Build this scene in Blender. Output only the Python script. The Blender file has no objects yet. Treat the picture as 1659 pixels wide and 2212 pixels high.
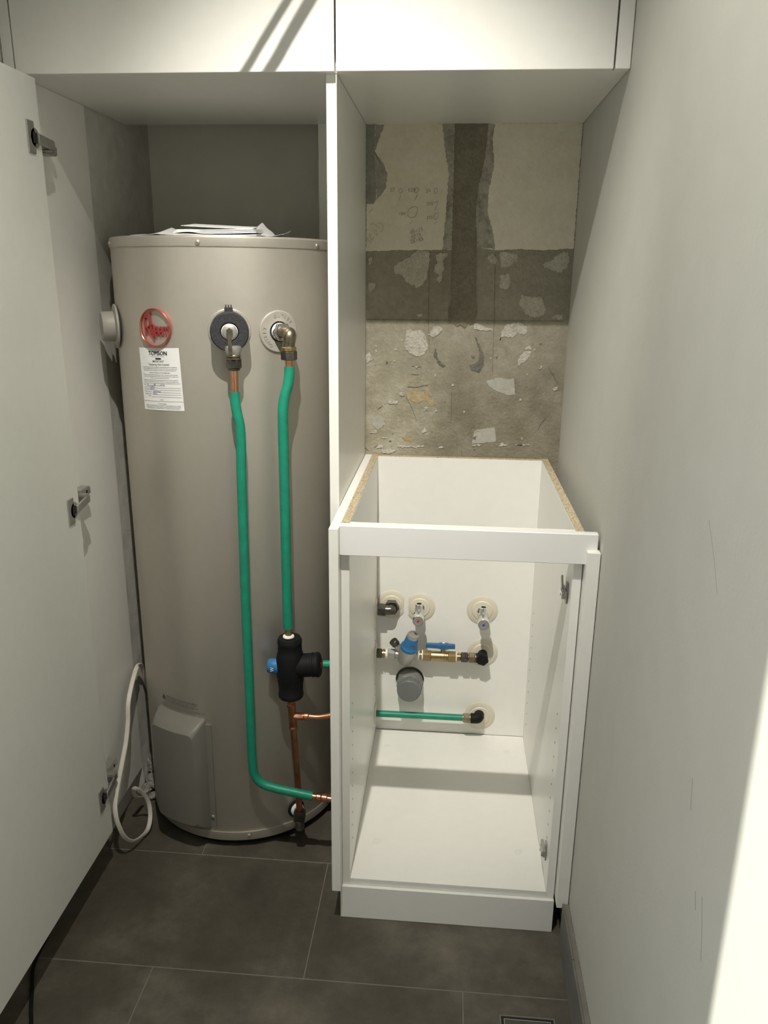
import bpy, bmesh, math, random
from mathutils import Vector, Matrix
random.seed(7)
S = bpy.context.scene
COL = S.collection

# ------------------------------------------------------------------ camera
W, H, FPX = 1659, 2212, 1715.32
cd = bpy.data.cameras.new('camera')
cam = bpy.data.objects.new('camera', cd)
COL.objects.link(cam)
cd.sensor_fit = 'VERTICAL'
cd.sensor_height = 24.0
cd.sensor_width = 24.0 * W / H
cd.lens = FPX / H * 24.0
cd.clip_start = 0.02
right = Vector((0.99641197, 0.08399877, 0.01036328))
fwd = Vector((-0.07752399, 0.95494908, -0.28646517))
up = Vector((-0.03395913, 0.28463392, 0.95803461))
m = Matrix.Identity(4)
for i in range(3):
    m[i][0] = right[i]; m[i][1] = up[i]; m[i][2] = -fwd[i]
m.translation = Vector((0.24613, -1.94846, 1.30258))
cam.matrix_world = m
S.camera = cam

# ------------------------------------------------------------------ world, sun, exposure
S.view_settings.view_transform = 'Standard'
S.view_settings.look = 'None'
S.view_settings.exposure = 0.0
S.view_settings.gamma = 1.0
S.view_settings.use_curve_mapping = False
wd = bpy.data.worlds.new('sky'); S.world = wd
wd.use_nodes = True
wd.node_tree.nodes['Background'].inputs['Color'].default_value = (0.93, 0.98, 1.0, 1)
wd.node_tree.nodes['Background'].inputs['Strength'].default_value = 4.6
sd = bpy.data.lights.new('sun', 'SUN'); sd.energy = 5.6; sd.angle = math.radians(0.8); sd.color = (1.0, 0.98, 0.90)
sun = bpy.data.objects.new('sun', sd); COL.objects.link(sun)
sun.rotation_euler = Vector((1.0, 0.35, -0.55)).to_track_quat('-Z', 'Y').to_euler()
# daylight through the doorway in the left wall behind the camera (portal guides the sky light)
pdl = bpy.data.lights.new('doorway_portal', 'AREA'); pdl.shape = 'RECTANGLE'; pdl.size = 0.25; pdl.size_y = 2.05
pdl.cycles.is_portal = True
por = bpy.data.objects.new('doorway_portal', pdl); COL.objects.link(por)
por.location = (-0.60, -1.82, 1.025)
por.rotation_euler = Vector((1, 0, 0)).to_track_quat('-Z', 'Z').to_euler()
# recessed ceiling downlight
LAMP = (0.04, -1.31, 2.3555)                 # the lamp sits recessed in the ceiling behind a round aperture
ld = bpy.data.lights.new('downlight_lamp', 'SPOT'); ld.energy = 122.0; ld.spot_size = math.radians(52); ld.spot_blend = 1.0
ld.shadow_soft_size = 0.012; ld.color = (1.0, 0.958, 0.865)
lamp = bpy.data.objects.new('downlight_lamp', ld); COL.objects.link(lamp); lamp.location = LAMP
lamp.rotation_euler = Vector((0.045, 0.635, -0.77)).to_track_quat('-Z', 'Y').to_euler()
sl = bpy.data.lights.new('downlight_spill', 'AREA'); sl.shape = 'DISK'; sl.size = 0.024; sl.energy = 14.0; sl.color = (1.0, 0.958, 0.865)
spill = bpy.data.objects.new('downlight_spill', sl); COL.objects.link(spill); spill.location = (LAMP[0], LAMP[1], LAMP[2] + 0.001)

# ------------------------------------------------------------------ materials
def pm(name, col, rough=0.5, metal=0.0, var=0.05, scale=15.0, bump=0.0, bscale=120.0, coat=0.0, col2=None, spec=None):
    mt = bpy.data.materials.new(name); mt.use_nodes = True
    nt = mt.node_tree; b = nt.nodes['Principled BSDF']
    tc = nt.nodes.new('ShaderNodeTexCoord')
    nz = nt.nodes.new('ShaderNodeTexNoise'); nz.inputs['Scale'].default_value = scale; nz.inputs['Detail'].default_value = 6
    nt.links.new(tc.outputs['Object'], nz.inputs['Vector'])
    rp = nt.nodes.new('ShaderNodeValToRGB')
    c2 = col2 or tuple(min(1, c * (1 + var)) for c in col)
    c1 = col if col2 else tuple(c * (1 - var) for c in col)
    rp.color_ramp.elements[0].position = 0.32; rp.color_ramp.elements[1].position = 0.68
    rp.color_ramp.elements[0].color = (*c1, 1); rp.color_ramp.elements[1].color = (*c2, 1)
    nt.links.new(nz.outputs['Fac'], rp.inputs['Fac'])
    nt.links.new(rp.outputs['Color'], b.inputs['Base Color'])
    b.inputs['Roughness'].default_value = rough; b.inputs['Metallic'].default_value = metal
    if coat: b.inputs['Coat Weight'].default_value = coat
    if spec is not None: b.inputs['Specular IOR Level'].default_value = spec
    if bump:
        n2 = nt.nodes.new('ShaderNodeTexNoise'); n2.inputs['Scale'].default_value = bscale; n2.inputs['Detail'].default_value = 4
        nt.links.new(tc.outputs['Object'], n2.inputs['Vector'])
        bp = nt.nodes.new('ShaderNodeBump'); bp.inputs['Strength'].default_value = bump; bp.inputs['Distance'].default_value = 0.003
        nt.links.new(n2.outputs['Fac'], bp.inputs['Height']); nt.links.new(bp.outputs['Normal'], b.inputs['Normal'])
    return mt

M = {}
M['paint'] = pm('wall_paint', (0.535, 0.53, 0.48), 0.75, var=0.02, bump=0.10, bscale=160)
M['ceiling'] = pm('ceiling_paint', (0.80, 0.79, 0.76), 0.9, var=0.02)
M['plaster'] = pm('rough_plaster', (0.60, 0.59, 0.55), 0.9, var=0.08, scale=30, bump=0.35, bscale=260)
M['alcove'] = pm('alcove_paint', (0.82, 0.81, 0.72), 0.85, var=0.03)
M['melamine'] = pm('white_melamine', (0.84, 0.83, 0.785), 0.32, var=0.012, scale=40, bump=0.03, bscale=500)
M['door'] = pm('door_melamine', (0.77, 0.775, 0.725), 0.42, var=0.012, scale=40, bump=0.06, bscale=420)
M['edge'] = pm('edge_tape', (0.80, 0.79, 0.78), 0.4, var=0.01)
M['seam'] = pm('seam_shadow', (0.20, 0.20, 0.20), 0.8, var=0.05)
M['tank'] = pm('tank_enamel', (0.60, 0.565, 0.505), 0.46, 0.76, var=0.015, scale=60, bump=0.03, bscale=900)
M['tankplastic'] = pm('tank_plastic', (0.345, 0.322, 0.285), 0.5, var=0.02)
M['coverplastic'] = pm('cover_plastic', (0.185, 0.178, 0.155), 0.48, var=0.03, bump=0.05, bscale=300)
M['black'] = pm('black_rubber', (0.006, 0.006, 0.0065), 0.65, spec=0.25, var=0.2, bump=0.1, bscale=200)
M['foam'] = pm('dark_foam', (0.035, 0.035, 0.04), 0.95, var=0.3, scale=300, bump=0.5, bscale=600)
M['green'] = pm('green_lagging', (0.008, 0.235, 0.145), 0.42, var=0.10, scale=60, bump=0.05, bscale=200)
M['copper'] = pm('copper', (0.72, 0.36, 0.22), 0.28, 1.0, var=0.12, scale=60)
M['copperold'] = pm('aged_copper', (0.46, 0.20, 0.11), 0.32, 1.0, var=0.25, scale=50)
M['brass'] = pm('brass', (0.44, 0.335, 0.165), 0.36, 1.0, var=0.15, scale=80)
M['olddark'] = pm('darkened_brass', (0.125, 0.118, 0.105), 0.32, 0.9, var=0.3, scale=90)
M['bronze'] = pm('dull_bronze', (0.30, 0.26, 0.19), 0.38, 1.0, var=0.25, scale=90)
M['chrome'] = pm('chrome', (0.82, 0.82, 0.82), 0.10, 1.0, var=0.02)
M['nickel'] = pm('nickel_steel', (0.46, 0.45, 0.41), 0.38, 0.7, var=0.06, scale=60)
M['satin'] = pm('satin_casting', (0.46, 0.455, 0.43), 0.45, 0.75, var=0.08, scale=60, bump=0.1, bscale=300)
M['ptfe'] = pm('ptfe_tape', (0.86, 0.85, 0.82), 0.6, var=0.05, scale=200, bump=0.5, bscale=400)
M['blue'] = pm('blue_plastic', (0.025, 0.155, 0.36), 0.40, var=0.06)
M['bluedk'] = pm('blue_lever', (0.03, 0.13, 0.29), 0.45, var=0.06)
M['whiteplastic'] = pm('cream_plastic', (0.68, 0.63, 0.515), 0.45, var=0.015)
M['whitecord'] = pm('white_cable', (0.66, 0.62, 0.56), 0.5, var=0.04, scale=60)
M['pvc'] = pm('grey_pvc', (0.15, 0.16, 0.158), 0.38, var=0.06, scale=30)
M['tape'] = pm('grey_tape', (0.22, 0.225, 0.22), 0.42, var=0.10, scale=50, bump=0.5, bscale=90)
M['paper'] = pm('paper', (0.80, 0.80, 0.80), 0.8, var=0.02)
M['papergrey'] = pm('paper_thin', (0.52, 0.52, 0.52), 0.8, var=0.03)
M['ink'] = pm('black_ink', (0.02, 0.02, 0.022), 0.7, var=0.1)
M['inkgrey'] = pm('grey_ink', (0.10, 0.10, 0.11), 0.7, var=0.1)
M['inkblue'] = pm('blue_ink', (0.02, 0.05, 0.30), 0.6, var=0.1)
M['red'] = pm('red_badge', (0.33, 0.035, 0.035), 0.35, var=0.06, coat=0.4)
M['redmetal'] = pm('copper_red_ring', (0.72, 0.20, 0.16), 0.22, 0.85, var=0.05)
M['reddot'] = pm('red_dot', (0.45, 0.02, 0.03), 0.4); M['bluedot'] = pm('blue_dot', (0.02, 0.06, 0.40), 0.4)
M['grout'] = pm('floor_grout', (0.20, 0.188, 0.163), 0.9, var=0.1, scale=40)
M['skirt'] = pm('skirting_tile', (0.16, 0.155, 0.145), 0.6, var=0.10, scale=14)
M['pencil'] = pm('pencil', (0.36, 0.335, 0.27), 0.8, var=0.3, scale=200)
M['hole'] = pm('dark_hole', (0.02, 0.02, 0.02), 0.9)
M['joint'] = pm('old_tile_joint', (0.22, 0.20, 0.155), 0.95, var=0.25, scale=60)
M['scuff'] = pm('grey_scuff', (0.36, 0.36, 0.33), 0.7)
M['crack'] = pm('crack_line', (0.13, 0.118, 0.09), 0.95, var=0.4, scale=200)

def chip():
    mt = bpy.data.materials.new('raw_chipboard'); mt.use_nodes = True; nt = mt.node_tree; b = nt.nodes['Principled BSDF']
    tc = nt.nodes.new('ShaderNodeTexCoord'); v = nt.nodes.new('ShaderNodeTexVoronoi'); v.inputs['Scale'].default_value = 420
    nt.links.new(tc.outputs['Object'], v.inputs['Vector'])
    rp = nt.nodes.new('ShaderNodeValToRGB'); e = rp.color_ramp.elements
    e[0].color = (0.15, 0.11, 0.065, 1); e[1].color = (0.62, 0.53, 0.37, 1); e.new(0.35).color = (0.42, 0.345, 0.225, 1)
    nt.links.new(v.outputs['Color'], rp.inputs['Fac']); nt.links.new(rp.outputs['Color'], b.inputs['Base Color'])
    b.inputs['Roughness'].default_value = 0.95
    bp = nt.nodes.new('ShaderNodeBump'); bp.inputs['Strength'].default_value = 0.5; bp.inputs['Distance'].default_value = 0.001
    nt.links.new(v.outputs['Distance'], bp.inputs['Height']); nt.links.new(bp.outputs['Normal'], b.inputs['Normal'])
    return mt
M['chip'] = chip()

def concrete(name, c1, c2, c3, s1=9, s2=60, bump=0.7, bs=130, rough=0.92):
    mt = bpy.data.materials.new(name); mt.use_nodes = True; nt = mt.node_tree; b = nt.nodes['Principled BSDF']
    tc = nt.nodes.new('ShaderNodeTexCoord')
    a = nt.nodes.new('ShaderNodeTexNoise'); a.inputs['Scale'].default_value = s1; a.inputs['Detail'].default_value = 8; a.inputs['Roughness'].default_value = 0.65
    f = nt.nodes.new('ShaderNodeTexNoise'); f.inputs['Scale'].default_value = s2; f.inputs['Detail'].default_value = 8; f.inputs['Roughness'].default_value = 0.75
    nt.links.new(tc.outputs['Object'], a.inputs['Vector']); nt.links.new(tc.outputs['Object'], f.inputs['Vector'])
    rp = nt.nodes.new('ShaderNodeValToRGB'); e = rp.color_ramp.elements
    e[0].position = 0.33; e[1].position = 0.70
    e[0].color = (*c1, 1); e[1].color = (*c3, 1); e.new(0.5).color = (*c2, 1)
    nt.links.new(a.outputs['Fac'], rp.inputs['Fac'])
    mx = nt.nodes.new('ShaderNodeMixRGB'); mx.blend_type = 'OVERLAY'; mx.inputs['Fac'].default_value = 0.45
    nt.links.new(rp.outputs['Color'], mx.inputs['Color1']); nt.links.new(f.outputs['Fac'], mx.inputs['Color2'])
    nt.links.new(mx.outputs['Color'], b.inputs['Base Color']); b.inputs['Roughness'].default_value = rough
    n2 = nt.nodes.new('ShaderNodeTexNoise'); n2.inputs['Scale'].default_value = bs; n2.inputs['Detail'].default_value = 6
    nt.links.new(tc.outputs['Object'], n2.inputs['Vector'])
    bp = nt.nodes.new('ShaderNodeBump'); bp.inputs['Strength'].default_value = bump; bp.inputs['Distance'].default_value = 0.004
    nt.links.new(n2.outputs['Fac'], bp.inputs['Height']); nt.links.new(bp.outputs['Normal'], b.inputs['Normal'])
    return mt
M['concrete'] = concrete('bare_wall_render', (0.275, 0.250, 0.190), (0.33, 0.302, 0.234), (0.385, 0.352, 0.275), 7)
M['lowrender'] = concrete('lower_render', (0.235, 0.215, 0.16), (0.32, 0.295, 0.23), (0.40, 0.375, 0.315), 10, 90, 1.0, 90)
M['strip'] = concrete('mortar_strip', (0.20, 0.178, 0.125), (0.235, 0.21, 0.15), (0.27, 0.242, 0.175), 20, 160, 1.0, 220)
M['oldpaint'] = concrete('old_cream_paint', (0.74, 0.69, 0.55), (0.79, 0.74, 0.59), (0.83, 0.78, 0.63), 14, 60, 0.25, 120)
M['adhesive'] = concrete('old_adhesive', (0.47, 0.44, 0.355), (0.56, 0.525, 0.43), (0.62, 0.58, 0.48), 40, 160, 1.0, 200)
M['whiteflake'] = concrete('white_plaster_flake', (0.42, 0.395, 0.335), (0.52, 0.49, 0.42), (0.62, 0.59, 0.52), 40, 160, 1.0, 200)
M['smooth'] = concrete('smooth_filler', (0.36, 0.345, 0.30), (0.39, 0.375, 0.325), (0.42, 0.40, 0.35), 12, 60, 0.3)
M['darkpatch'] = concrete('dark_mortar', (0.11, 0.105, 0.09), (0.15, 0.145, 0.125), (0.19, 0.18, 0.155), 30, 120, 1.0)
M['ochre'] = concrete('ochre_stain', (0.36, 0.28, 0.15), (0.40, 0.32, 0.185), (0.42, 0.36, 0.25), 30, 120, 0.8)
M['greypatch'] = concrete('grey_patch', (0.27, 0.275, 0.235), (0.29, 0.295, 0.255), (0.32, 0.32, 0.275), 14, 60, 0.3)
M['brownpatch'] = concrete('brown_patch', (0.34, 0.315, 0.25), (0.39, 0.36, 0.29), (0.43, 0.40, 0.33), 30, 90, 0.5)
M['darkedge'] = concrete('torn_edge', (0.24, 0.23, 0.18), (0.40, 0.38, 0.31), (0.50, 0.475, 0.39), 32, 110, 0.8)
M['tile'] = concrete('floor_tile', (0.058, 0.049, 0.037), (0.090, 0.078, 0.060), (0.170, 0.151, 0.121), 4, 30, 0.08, 200, 0.55)
M['mortar'] = concrete('loose_mortar', (0.20, 0.19, 0.175), (0.30, 0.285, 0.26), (0.40, 0.385, 0.36), 40, 120, 1.0, 120)

# ------------------------------------------------------------------ mesh helpers
def frame(axis):
    a = Vector(axis).normalized()
    t = Vector((0, 0, 1)) if abs(a.z) < 0.9 else Vector((1, 0, 0))
    u = t.cross(a).normalized(); v = a.cross(u)
    return a, u, v

class MB:
    def __init__(s): s.v = []; s.f = []; s.fm = []; s.mats = []; s.cur = 0
    def mat(s, name):
        if name not in s.mats: s.mats.append(name)
        s.cur = s.mats.index(name); return s
    def add(s, vs, fs):
        o = len(s.v); s.v += [tuple(p) for p in vs]
        for f in fs: s.f.append(tuple(i + o for i in f)); s.fm.append(s.cur)
        return s
    def bm(s, bmx):
        bmx.verts.index_update()
        return s.add([v.co[:] for v in bmx.verts], [[v.index for v in f.verts] for f in bmx.faces])
    def box(s, lo, hi, bev=0.0008, seg=1):
        b = bmesh.new(); bmesh.ops.create_cube(b, size=1)
        c = [(lo[i] + hi[i]) / 2 for i in range(3)]; d = [abs(hi[i] - lo[i]) for i in range(3)]
        for v in b.verts: v.co = Vector((c[0] + v.co.x * d[0], c[1] + v.co.y * d[1], c[2] + v.co.z * d[2]))
        if bev: bmesh.ops.bevel(b, geom=b.edges[:], offset=min(bev, min(d) * 0.45), segments=seg, affect='EDGES')
        s.bm(b); b.free(); return s
    def obox(s, c, ax, d, bev=0.0006, seg=1):
        """box centred at c, ax = 3 orthonormal axes, d = full sizes"""
        b = bmesh.new(); bmesh.ops.create_cube(b, size=1)
        for v in b.verts: v.co = Vector((v.co.x * d[0], v.co.y * d[1], v.co.z * d[2]))
        if bev: bmesh.ops.bevel(b, geom=b.edges[:], offset=min(bev, min(d) * 0.45), segments=seg, affect='EDGES')
        A = [Vector(a) for a in ax]; c = Vector(c)
        for v in b.verts: v.co = c + A[0] * v.co.x + A[1] * v.co.y + A[2] * v.co.z
        s.bm(b); b.free(); return s
    def lathe(s, prof, org, axis, n=32, cap0=True, cap1=True, ph=0.0):
        a, u, v = frame(axis); org = Vector(org); vs = []; fs = []
        for (r, h) in prof:
            for k in range(n):
                t = 2 * math.pi * k / n + ph
                vs.append(org + a * h + (u * math.cos(t) + v * math.sin(t)) * r)
        for i in range(len(prof) - 1):
            for k in range(n):
                k2 = (k + 1) % n; fs.append((i * n + k, i * n + k2, (i + 1) * n + k2, (i + 1) * n + k))
        if cap0: fs.append(tuple(reversed(range(n))))
        if cap1: fs.append(tuple(range((len(prof) - 1) * n, len(prof) * n)))
        return s.add(vs, fs)
    def cyl(s, p0, p1, r, n=24, ph=0.0, bev=0.0):
        d = (Vector(p1) - Vector(p0)); L = d.length
        pr = [(r, 0), (r, L)] if not bev else [(r - bev, 0), (r, bev), (r, L - bev), (r - bev, L)]
        return s.lathe(pr, p0, d, n, ph=ph)
    def hexn(s, p0, p1, r, ph=0.0): return s.cyl(p0, p1, r, 6, ph, bev=min(0.0012, r * 0.15))
    def tube(s, pts, r, n=16, caps=True, smooth=6, flat=None, flatdir=None):
        P = [Vector(p) for p in pts]
        if smooth and len(P) > 2:
            Q = []
            for i in range(len(P) - 1):
                p0 = P[max(i - 1, 0)]; p1 = P[i]; p2 = P[i + 1]; p3 = P[min(i + 2, len(P) - 1)]
                for k in range(smooth):
                    t = k / smooth
                    Q.append(0.5 * ((2 * p1) + (p2 - p0) * t + (2 * p0 - 5 * p1 + 4 * p2 - p3) * t * t + (3 * p1 - p0 - 3 * p2 + p3) * t ** 3))
            Q.append(P[-1]); P = Q
        T = []
        for i in range(len(P)):
            T.append((P[min(i + 1, len(P) - 1)] - P[max(i - 1, 0)]).normalized())
        a, u, v = frame(T[0]); vs = []; fs = []
        for i, p in enumerate(P):
            u = (u - T[i] * u.dot(T[i])).normalized(); v = T[i].cross(u)
            if flatdir is not None:
                fd = Vector(flatdir); uu = (fd - T[i] * fd.dot(T[i])).normalized(); vv = T[i].cross(uu)
            else: uu, vv = u, v
            ru, rv = (r, r) if flat is None else flat
            for k in range(n):
                t = 2 * math.pi * k / n
                c_, s_ = math.cos(t), math.sin(t)
                if flat is not None:
                    c_ = math.copysign(abs(c_) ** 0.6, c_); s_ = math.copysign(abs(s_) ** 0.6, s_)
                vs.append(p + uu * c_ * ru + vv * s_ * rv)
        for i in range(len(P) - 1):
            for k in range(n):
                k2 = (k + 1) % n; fs.append((i * n + k, i * n + k2, (i + 1) * n + k2, (i + 1) * n + k))
        if caps: fs.append(tuple(reversed(range(n)))); fs.append(tuple(range((len(P) - 1) * n, len(P) * n)))
        return s.add(vs, fs)
    def ball(s, c, r, sc=(1, 1, 1), sub=2, jit=0.0):
        b = bmesh.new(); bmesh.ops.create_icosphere(b, subdivisions=sub, radius=r)
        for v in b.verts:
            k = 1 + random.uniform(-jit, jit)
            v.co = Vector((c[0] + v.co.x * sc[0] * k, c[1] + v.co.y * sc[1] * k, c[2] + v.co.z * sc[2] * k))
        s.bm(b); b.free(); return s
    def prism(s, poly, place, d0, d1):
        """poly of (a,b); place(a,b,d)->xyz; extruded from d0 to d1"""
        n = len(poly)
        area = sum(poly[i][0] * poly[(i + 1) % n][1] - poly[(i + 1) % n][0] * poly[i][1] for i in range(n))
        if area < 0: poly = poly[::-1]
        vs = [place(a, b, d0) for a, b in poly] + [place(a, b, d1) for a, b in poly]
        fs = [tuple(reversed(range(n))), tuple(range(n, 2 * n))] + [(i, (i + 1) % n, (i + 1) % n + n, i + n) for i in range(n)]
        return s.add(vs, fs)
    def bent(s, th0, z0, fn, R=None):
        """apply tank bend to everything collected so far by sub-builder fn(MB) in (u,v,d) space"""
        t = MB(); t.mats = s.mats; t.cur = s.cur; fn(t)
        R = R or TR
        vs = [bend(p, th0, z0, R) for p in t.v]
        o = len(s.v); s.v += vs
        for f, mi in zip(t.f, t.fm): s.f.append(tuple(i + o for i in f)); s.fm.append(mi)
        return s
    def build(s, name, parent=None, loc=None, sharp=35, matname=None):
        me = bpy.data.meshes.new(name)
        off = Vector(loc) if loc is not None else (parent_world(parent) if parent else Vector((0, 0, 0)))
        me.from_pydata([tuple(Vector(p) - off) for p in s.v], [], s.f)
        for mn in (s.mats or [matname]): me.materials.append(M[mn])
        me.polygons.foreach_set('material_index', s.fm)
        b = bmesh.new(); b.from_mesh(me)
        bmesh.ops.recalc_face_normals(b, faces=b.faces[:])
        cs = math.cos(math.radians(sharp))
        for e in b.edges:
            if len(e.link_faces) == 2:
                e.smooth = e.link_faces[0].normal.dot(e.link_faces[1].normal) > cs
            else: e.smooth = False
        for f in b.faces: f.smooth = True
        b.to_mesh(me); b.free(); me.update()
        o = bpy.data.objects.new(name, me); COL.objects.link(o)
        if parent: o.parent = parent
        elif loc is not None: o.location = loc
        return o

WLOC = {}
def parent_world(o):
    p = Vector((0, 0, 0))
    while o: p += o.location; o = o.parent
    return p
def thing(name, label, cat, loc, group=None):
    o = bpy.data.objects.new(name, None); COL.objects.link(o); o.location = loc; o.empty_display_size = 0.05
    return tag(o, label, cat, group)
def tag(o, label, cat, group=None):
    o['label'] = label; o['category'] = cat
    if group: o['group'] = group
    return o
def struct(o): o['kind'] = 'structure'; return o
def plabel(o, l): o['label'] = l; return o

# tank geometry
TX, TY, TR = -0.247, -0.175, 0.238
def bend(p, th0, z0, R):
    u, v, d = p; t = math.radians(th0) + u / R
    return (TX + (R + d) * math.sin(t), TY - (R + d) * math.cos(t), z0 + v)
def tank(th, z, d):
    return Vector(bend((0, 0, d), th, z, TR))
def tnorm(th):
    t = math.radians(th); return Vector((math.sin(t), -math.cos(t), 0))
def ttan(th):
    t = math.radians(th); return Vector((math.cos(t), math.sin(t), 0))

_fc = {}
def text_geo(txt, h=None, w=None, bold=0.0, ext=0.0):
    """2-D glyph mesh: list of verts (x,y), faces; centred in x, baseline y=0"""
    key = (txt, bold)
    if key not in _fc:
        c = bpy.data.curves.new('glyphs', 'FONT'); c.body = txt; c.size = 1.0; c.resolution_u = 2; c.offset = bold; c.fill_mode = 'FRONT'
        o = bpy.data.objects.new('glyphs', c); COL.objects.link(o)
        dg = bpy.context.evaluated_depsgraph_get(); dg.update()
        me = bpy.data.meshes.new_from_object(o.evaluated_get(dg))
        _fc[key] = ([tuple(v.co) for v in me.vertices], [tuple(p.vertices) for p in me.polygons])
        bpy.data.meshes.remove(me); bpy.data.objects.remove(o); bpy.data.curves.remove(c)
    vs, fs = _fc[key]
    xs = [p[0] for p in vs]; ys = [p[1] for p in vs]; x0, x1 = min(xs), max(xs)
    sy = (h / 0.70) if h else None
    sx = (w / (x1 - x0)) if w else sy
    if sy is None: sy = sx
    return [((p[0] - (x0 + x1) / 2) * sx, p[1] * sy) for p in vs], fs, (x1 - x0) * sx
def rib(mb, pts, place, w, d0, d1):
    """flat stroke ribbon through 2-D pts, with thickness"""
    n = len(pts)
    if n < 2: return
    L = []; Rr = []
    for i in range(n):
        a = Vector(pts[max(i - 1, 0)]); b = Vector(pts[min(i + 1, n - 1)]); t = (b - a)
        if t.length < 1e-9: t = Vector((1, 0))
        t.normalize(); nn = Vector((-t.y, t.x)) * w / 2; p = Vector(pts[i])
        L.append(p + nn); Rr.append(p - nn)
    vs = [place(p.x, p.y, d1) for p in L] + [place(p.x, p.y, d1) for p in Rr] + [place(p.x, p.y, d0) for p in L] + [place(p.x, p.y, d0) for p in Rr]
    fs = []
    for i in range(n - 1):
        fs += [(i, n + i, n + i + 1, i + 1), (2 * n + i, i, i + 1, 2 * n + i + 1), (n + i, 3 * n + i, 3 * n + i + 1, n + i + 1)]
    mb.add(vs, fs)

def two_zone(name, za, zb):
    """bare wall: tile-backing render above, yellowish rough render below, with a ragged boundary"""
    mt = M['concrete']; nt = mt.node_tree; b = nt.nodes['Principled BSDF']
    tc = next(n for n in nt.nodes if n.type == 'TEX_COORD')
    src = b.inputs['Base Color'].links[0].from_socket
    sx = nt.nodes.new('ShaderNodeSeparateXYZ'); nt.links.new(tc.outputs['Object'], sx.inputs[0])
    nz = nt.nodes.new('ShaderNodeTexNoise'); nz.inputs['Scale'].default_value = 13; nz.inputs['Detail'].default_value = 9; nt.links.new(tc.outputs['Object'], nz.inputs['Vector'])
    ad = nt.nodes.new('ShaderNodeMath'); ad.operation = 'MULTIPLY_ADD'; ad.inputs[1].default_value = 0.42; nt.links.new(nz.outputs['Fac'], ad.inputs[0]); nt.links.new(sx.outputs['Z'], ad.inputs[2])
    mr = nt.nodes.new('ShaderNodeMapRange'); mr.inputs['From Min'].default_value = za; mr.inputs['From Max'].default_value = zb; mr.inputs['To Min'].default_value = 1; mr.inputs['To Max'].default_value = 0
    nt.links.new(ad.outputs[0], mr.inputs['Value'])
    n3 = nt.nodes.new('ShaderNodeTexNoise'); n3.inputs['Scale'].default_value = 16; n3.inputs['Detail'].default_value = 10; n3.inputs['Roughness'].default_value = 0.7; nt.links.new(tc.outputs['Object'], n3.inputs['Vector'])
    rp = nt.nodes.new('ShaderNodeValToRGB'); e = rp.color_ramp.elements
    e[0].position = 0.34; e[1].position = 0.68; e[0].color = (0.26, 0.235, 0.17, 1); e[1].color = (0.46, 0.43, 0.35, 1); e.new(0.5).color = (0.35, 0.32, 0.24, 1); e.new(0.6).color = (0.41, 0.385, 0.31, 1)
    nt.links.new(n3.outputs['Fac'], rp.inputs['Fac'])
    r2 = nt.nodes.new('ShaderNodeValToRGB'); e = r2.color_ramp.elements        # browner mortar right of the chase; paler left side partly paints in light
    e[0].position = 0.34; e[1].position = 0.68; e[0].color = (0.165, 0.147, 0.102, 1); e[1].color = (0.28, 0.256, 0.195, 1); e.new(0.5).color = (0.215, 0.193, 0.14, 1)
    nt.links.new(n3.outputs['Fac'], r2.inputs['Fac'])
    xa = nt.nodes.new('ShaderNodeMath'); xa.operation = 'MULTIPLY_ADD'; xa.inputs[1].default_value = 0.22; nt.links.new(nz.outputs['Fac'], xa.inputs[0]); nt.links.new(sx.outputs['X'], xa.inputs[2])
    xm = nt.nodes.new('ShaderNodeMapRange'); xm.inputs['From Min'].default_value = 0.265; xm.inputs['From Max'].default_value = 0.36; nt.links.new(xa.outputs[0], xm.inputs['Value'])
    rx = nt.nodes.new('ShaderNodeMixRGB'); nt.links.new(xm.outputs[0], rx.inputs['Fac']); nt.links.new(rp.outputs['Color'], rx.inputs['Color1']); nt.links.new(r2.outputs['Color'], rx.inputs['Color2'])
    rp = rx
    mx = nt.nodes.new('ShaderNodeMixRGB'); nt.links.new(mr.outputs[0], mx.inputs['Fac']); nt.links.new(src, mx.inputs['Color1']); nt.links.new(rp.outputs['Color'], mx.inputs['Color2'])
    nt.links.new(mx.outputs['Color'], b.inputs['Base Color'])
two_zone('wall', 1.22, 1.38)

# ================================================================== STRUCTURE
XL_, XR_, YF_, ZC_ = -0.536, 0.519, -3.0, 2.33
fl = struct(MB().mat('grout').box((XL_ - .1, YF_ - .1, -0.06), (XR_ + .1, 0.25, -0.0007), 0).build('floor'))
joints_y = [0.19] + [-0.125 - 0.315 * k for k in range(0, 10)]
for r in range(len(joints_y) - 1):
    y1, y0 = joints_y[r], joints_y[r + 1]
    xs = [-0.897, -0.295, 0.309, 0.913] if r % 2 == 1 else [-0.602, 0.003, 0.607]
    for a, b in zip(xs[:-1], xs[1:]):
        lo = max(a + .0012, XL_ + .001); hi = min(b - .0012, XR_ - .001)
        yy0 = max(y0 + .0012, YF_ + .001); yy1 = min(y1 - .0012, 0.142)
        if hi - lo < .01 or yy1 - yy0 < .01: continue
        if r == 3 and lo > 0.3:                      # the tile cut around the floor waste
            for (p, q, s, t) in ((lo, .376, yy0, yy1), (.476, hi, yy0, yy1), (.376, .476, -.797, yy1), (.376, .476, yy0, -.899)):
                MB().mat('tile').box((p + .0002, s + .0002, -.008), (q - .0002, t - .0002, 0), 0.0004).build('tile', fl)
            continue
        MB().mat('tile').box((lo, yy0, -0.008), (hi, yy1, 0.0), 0.0006).build('tile', fl)
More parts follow.
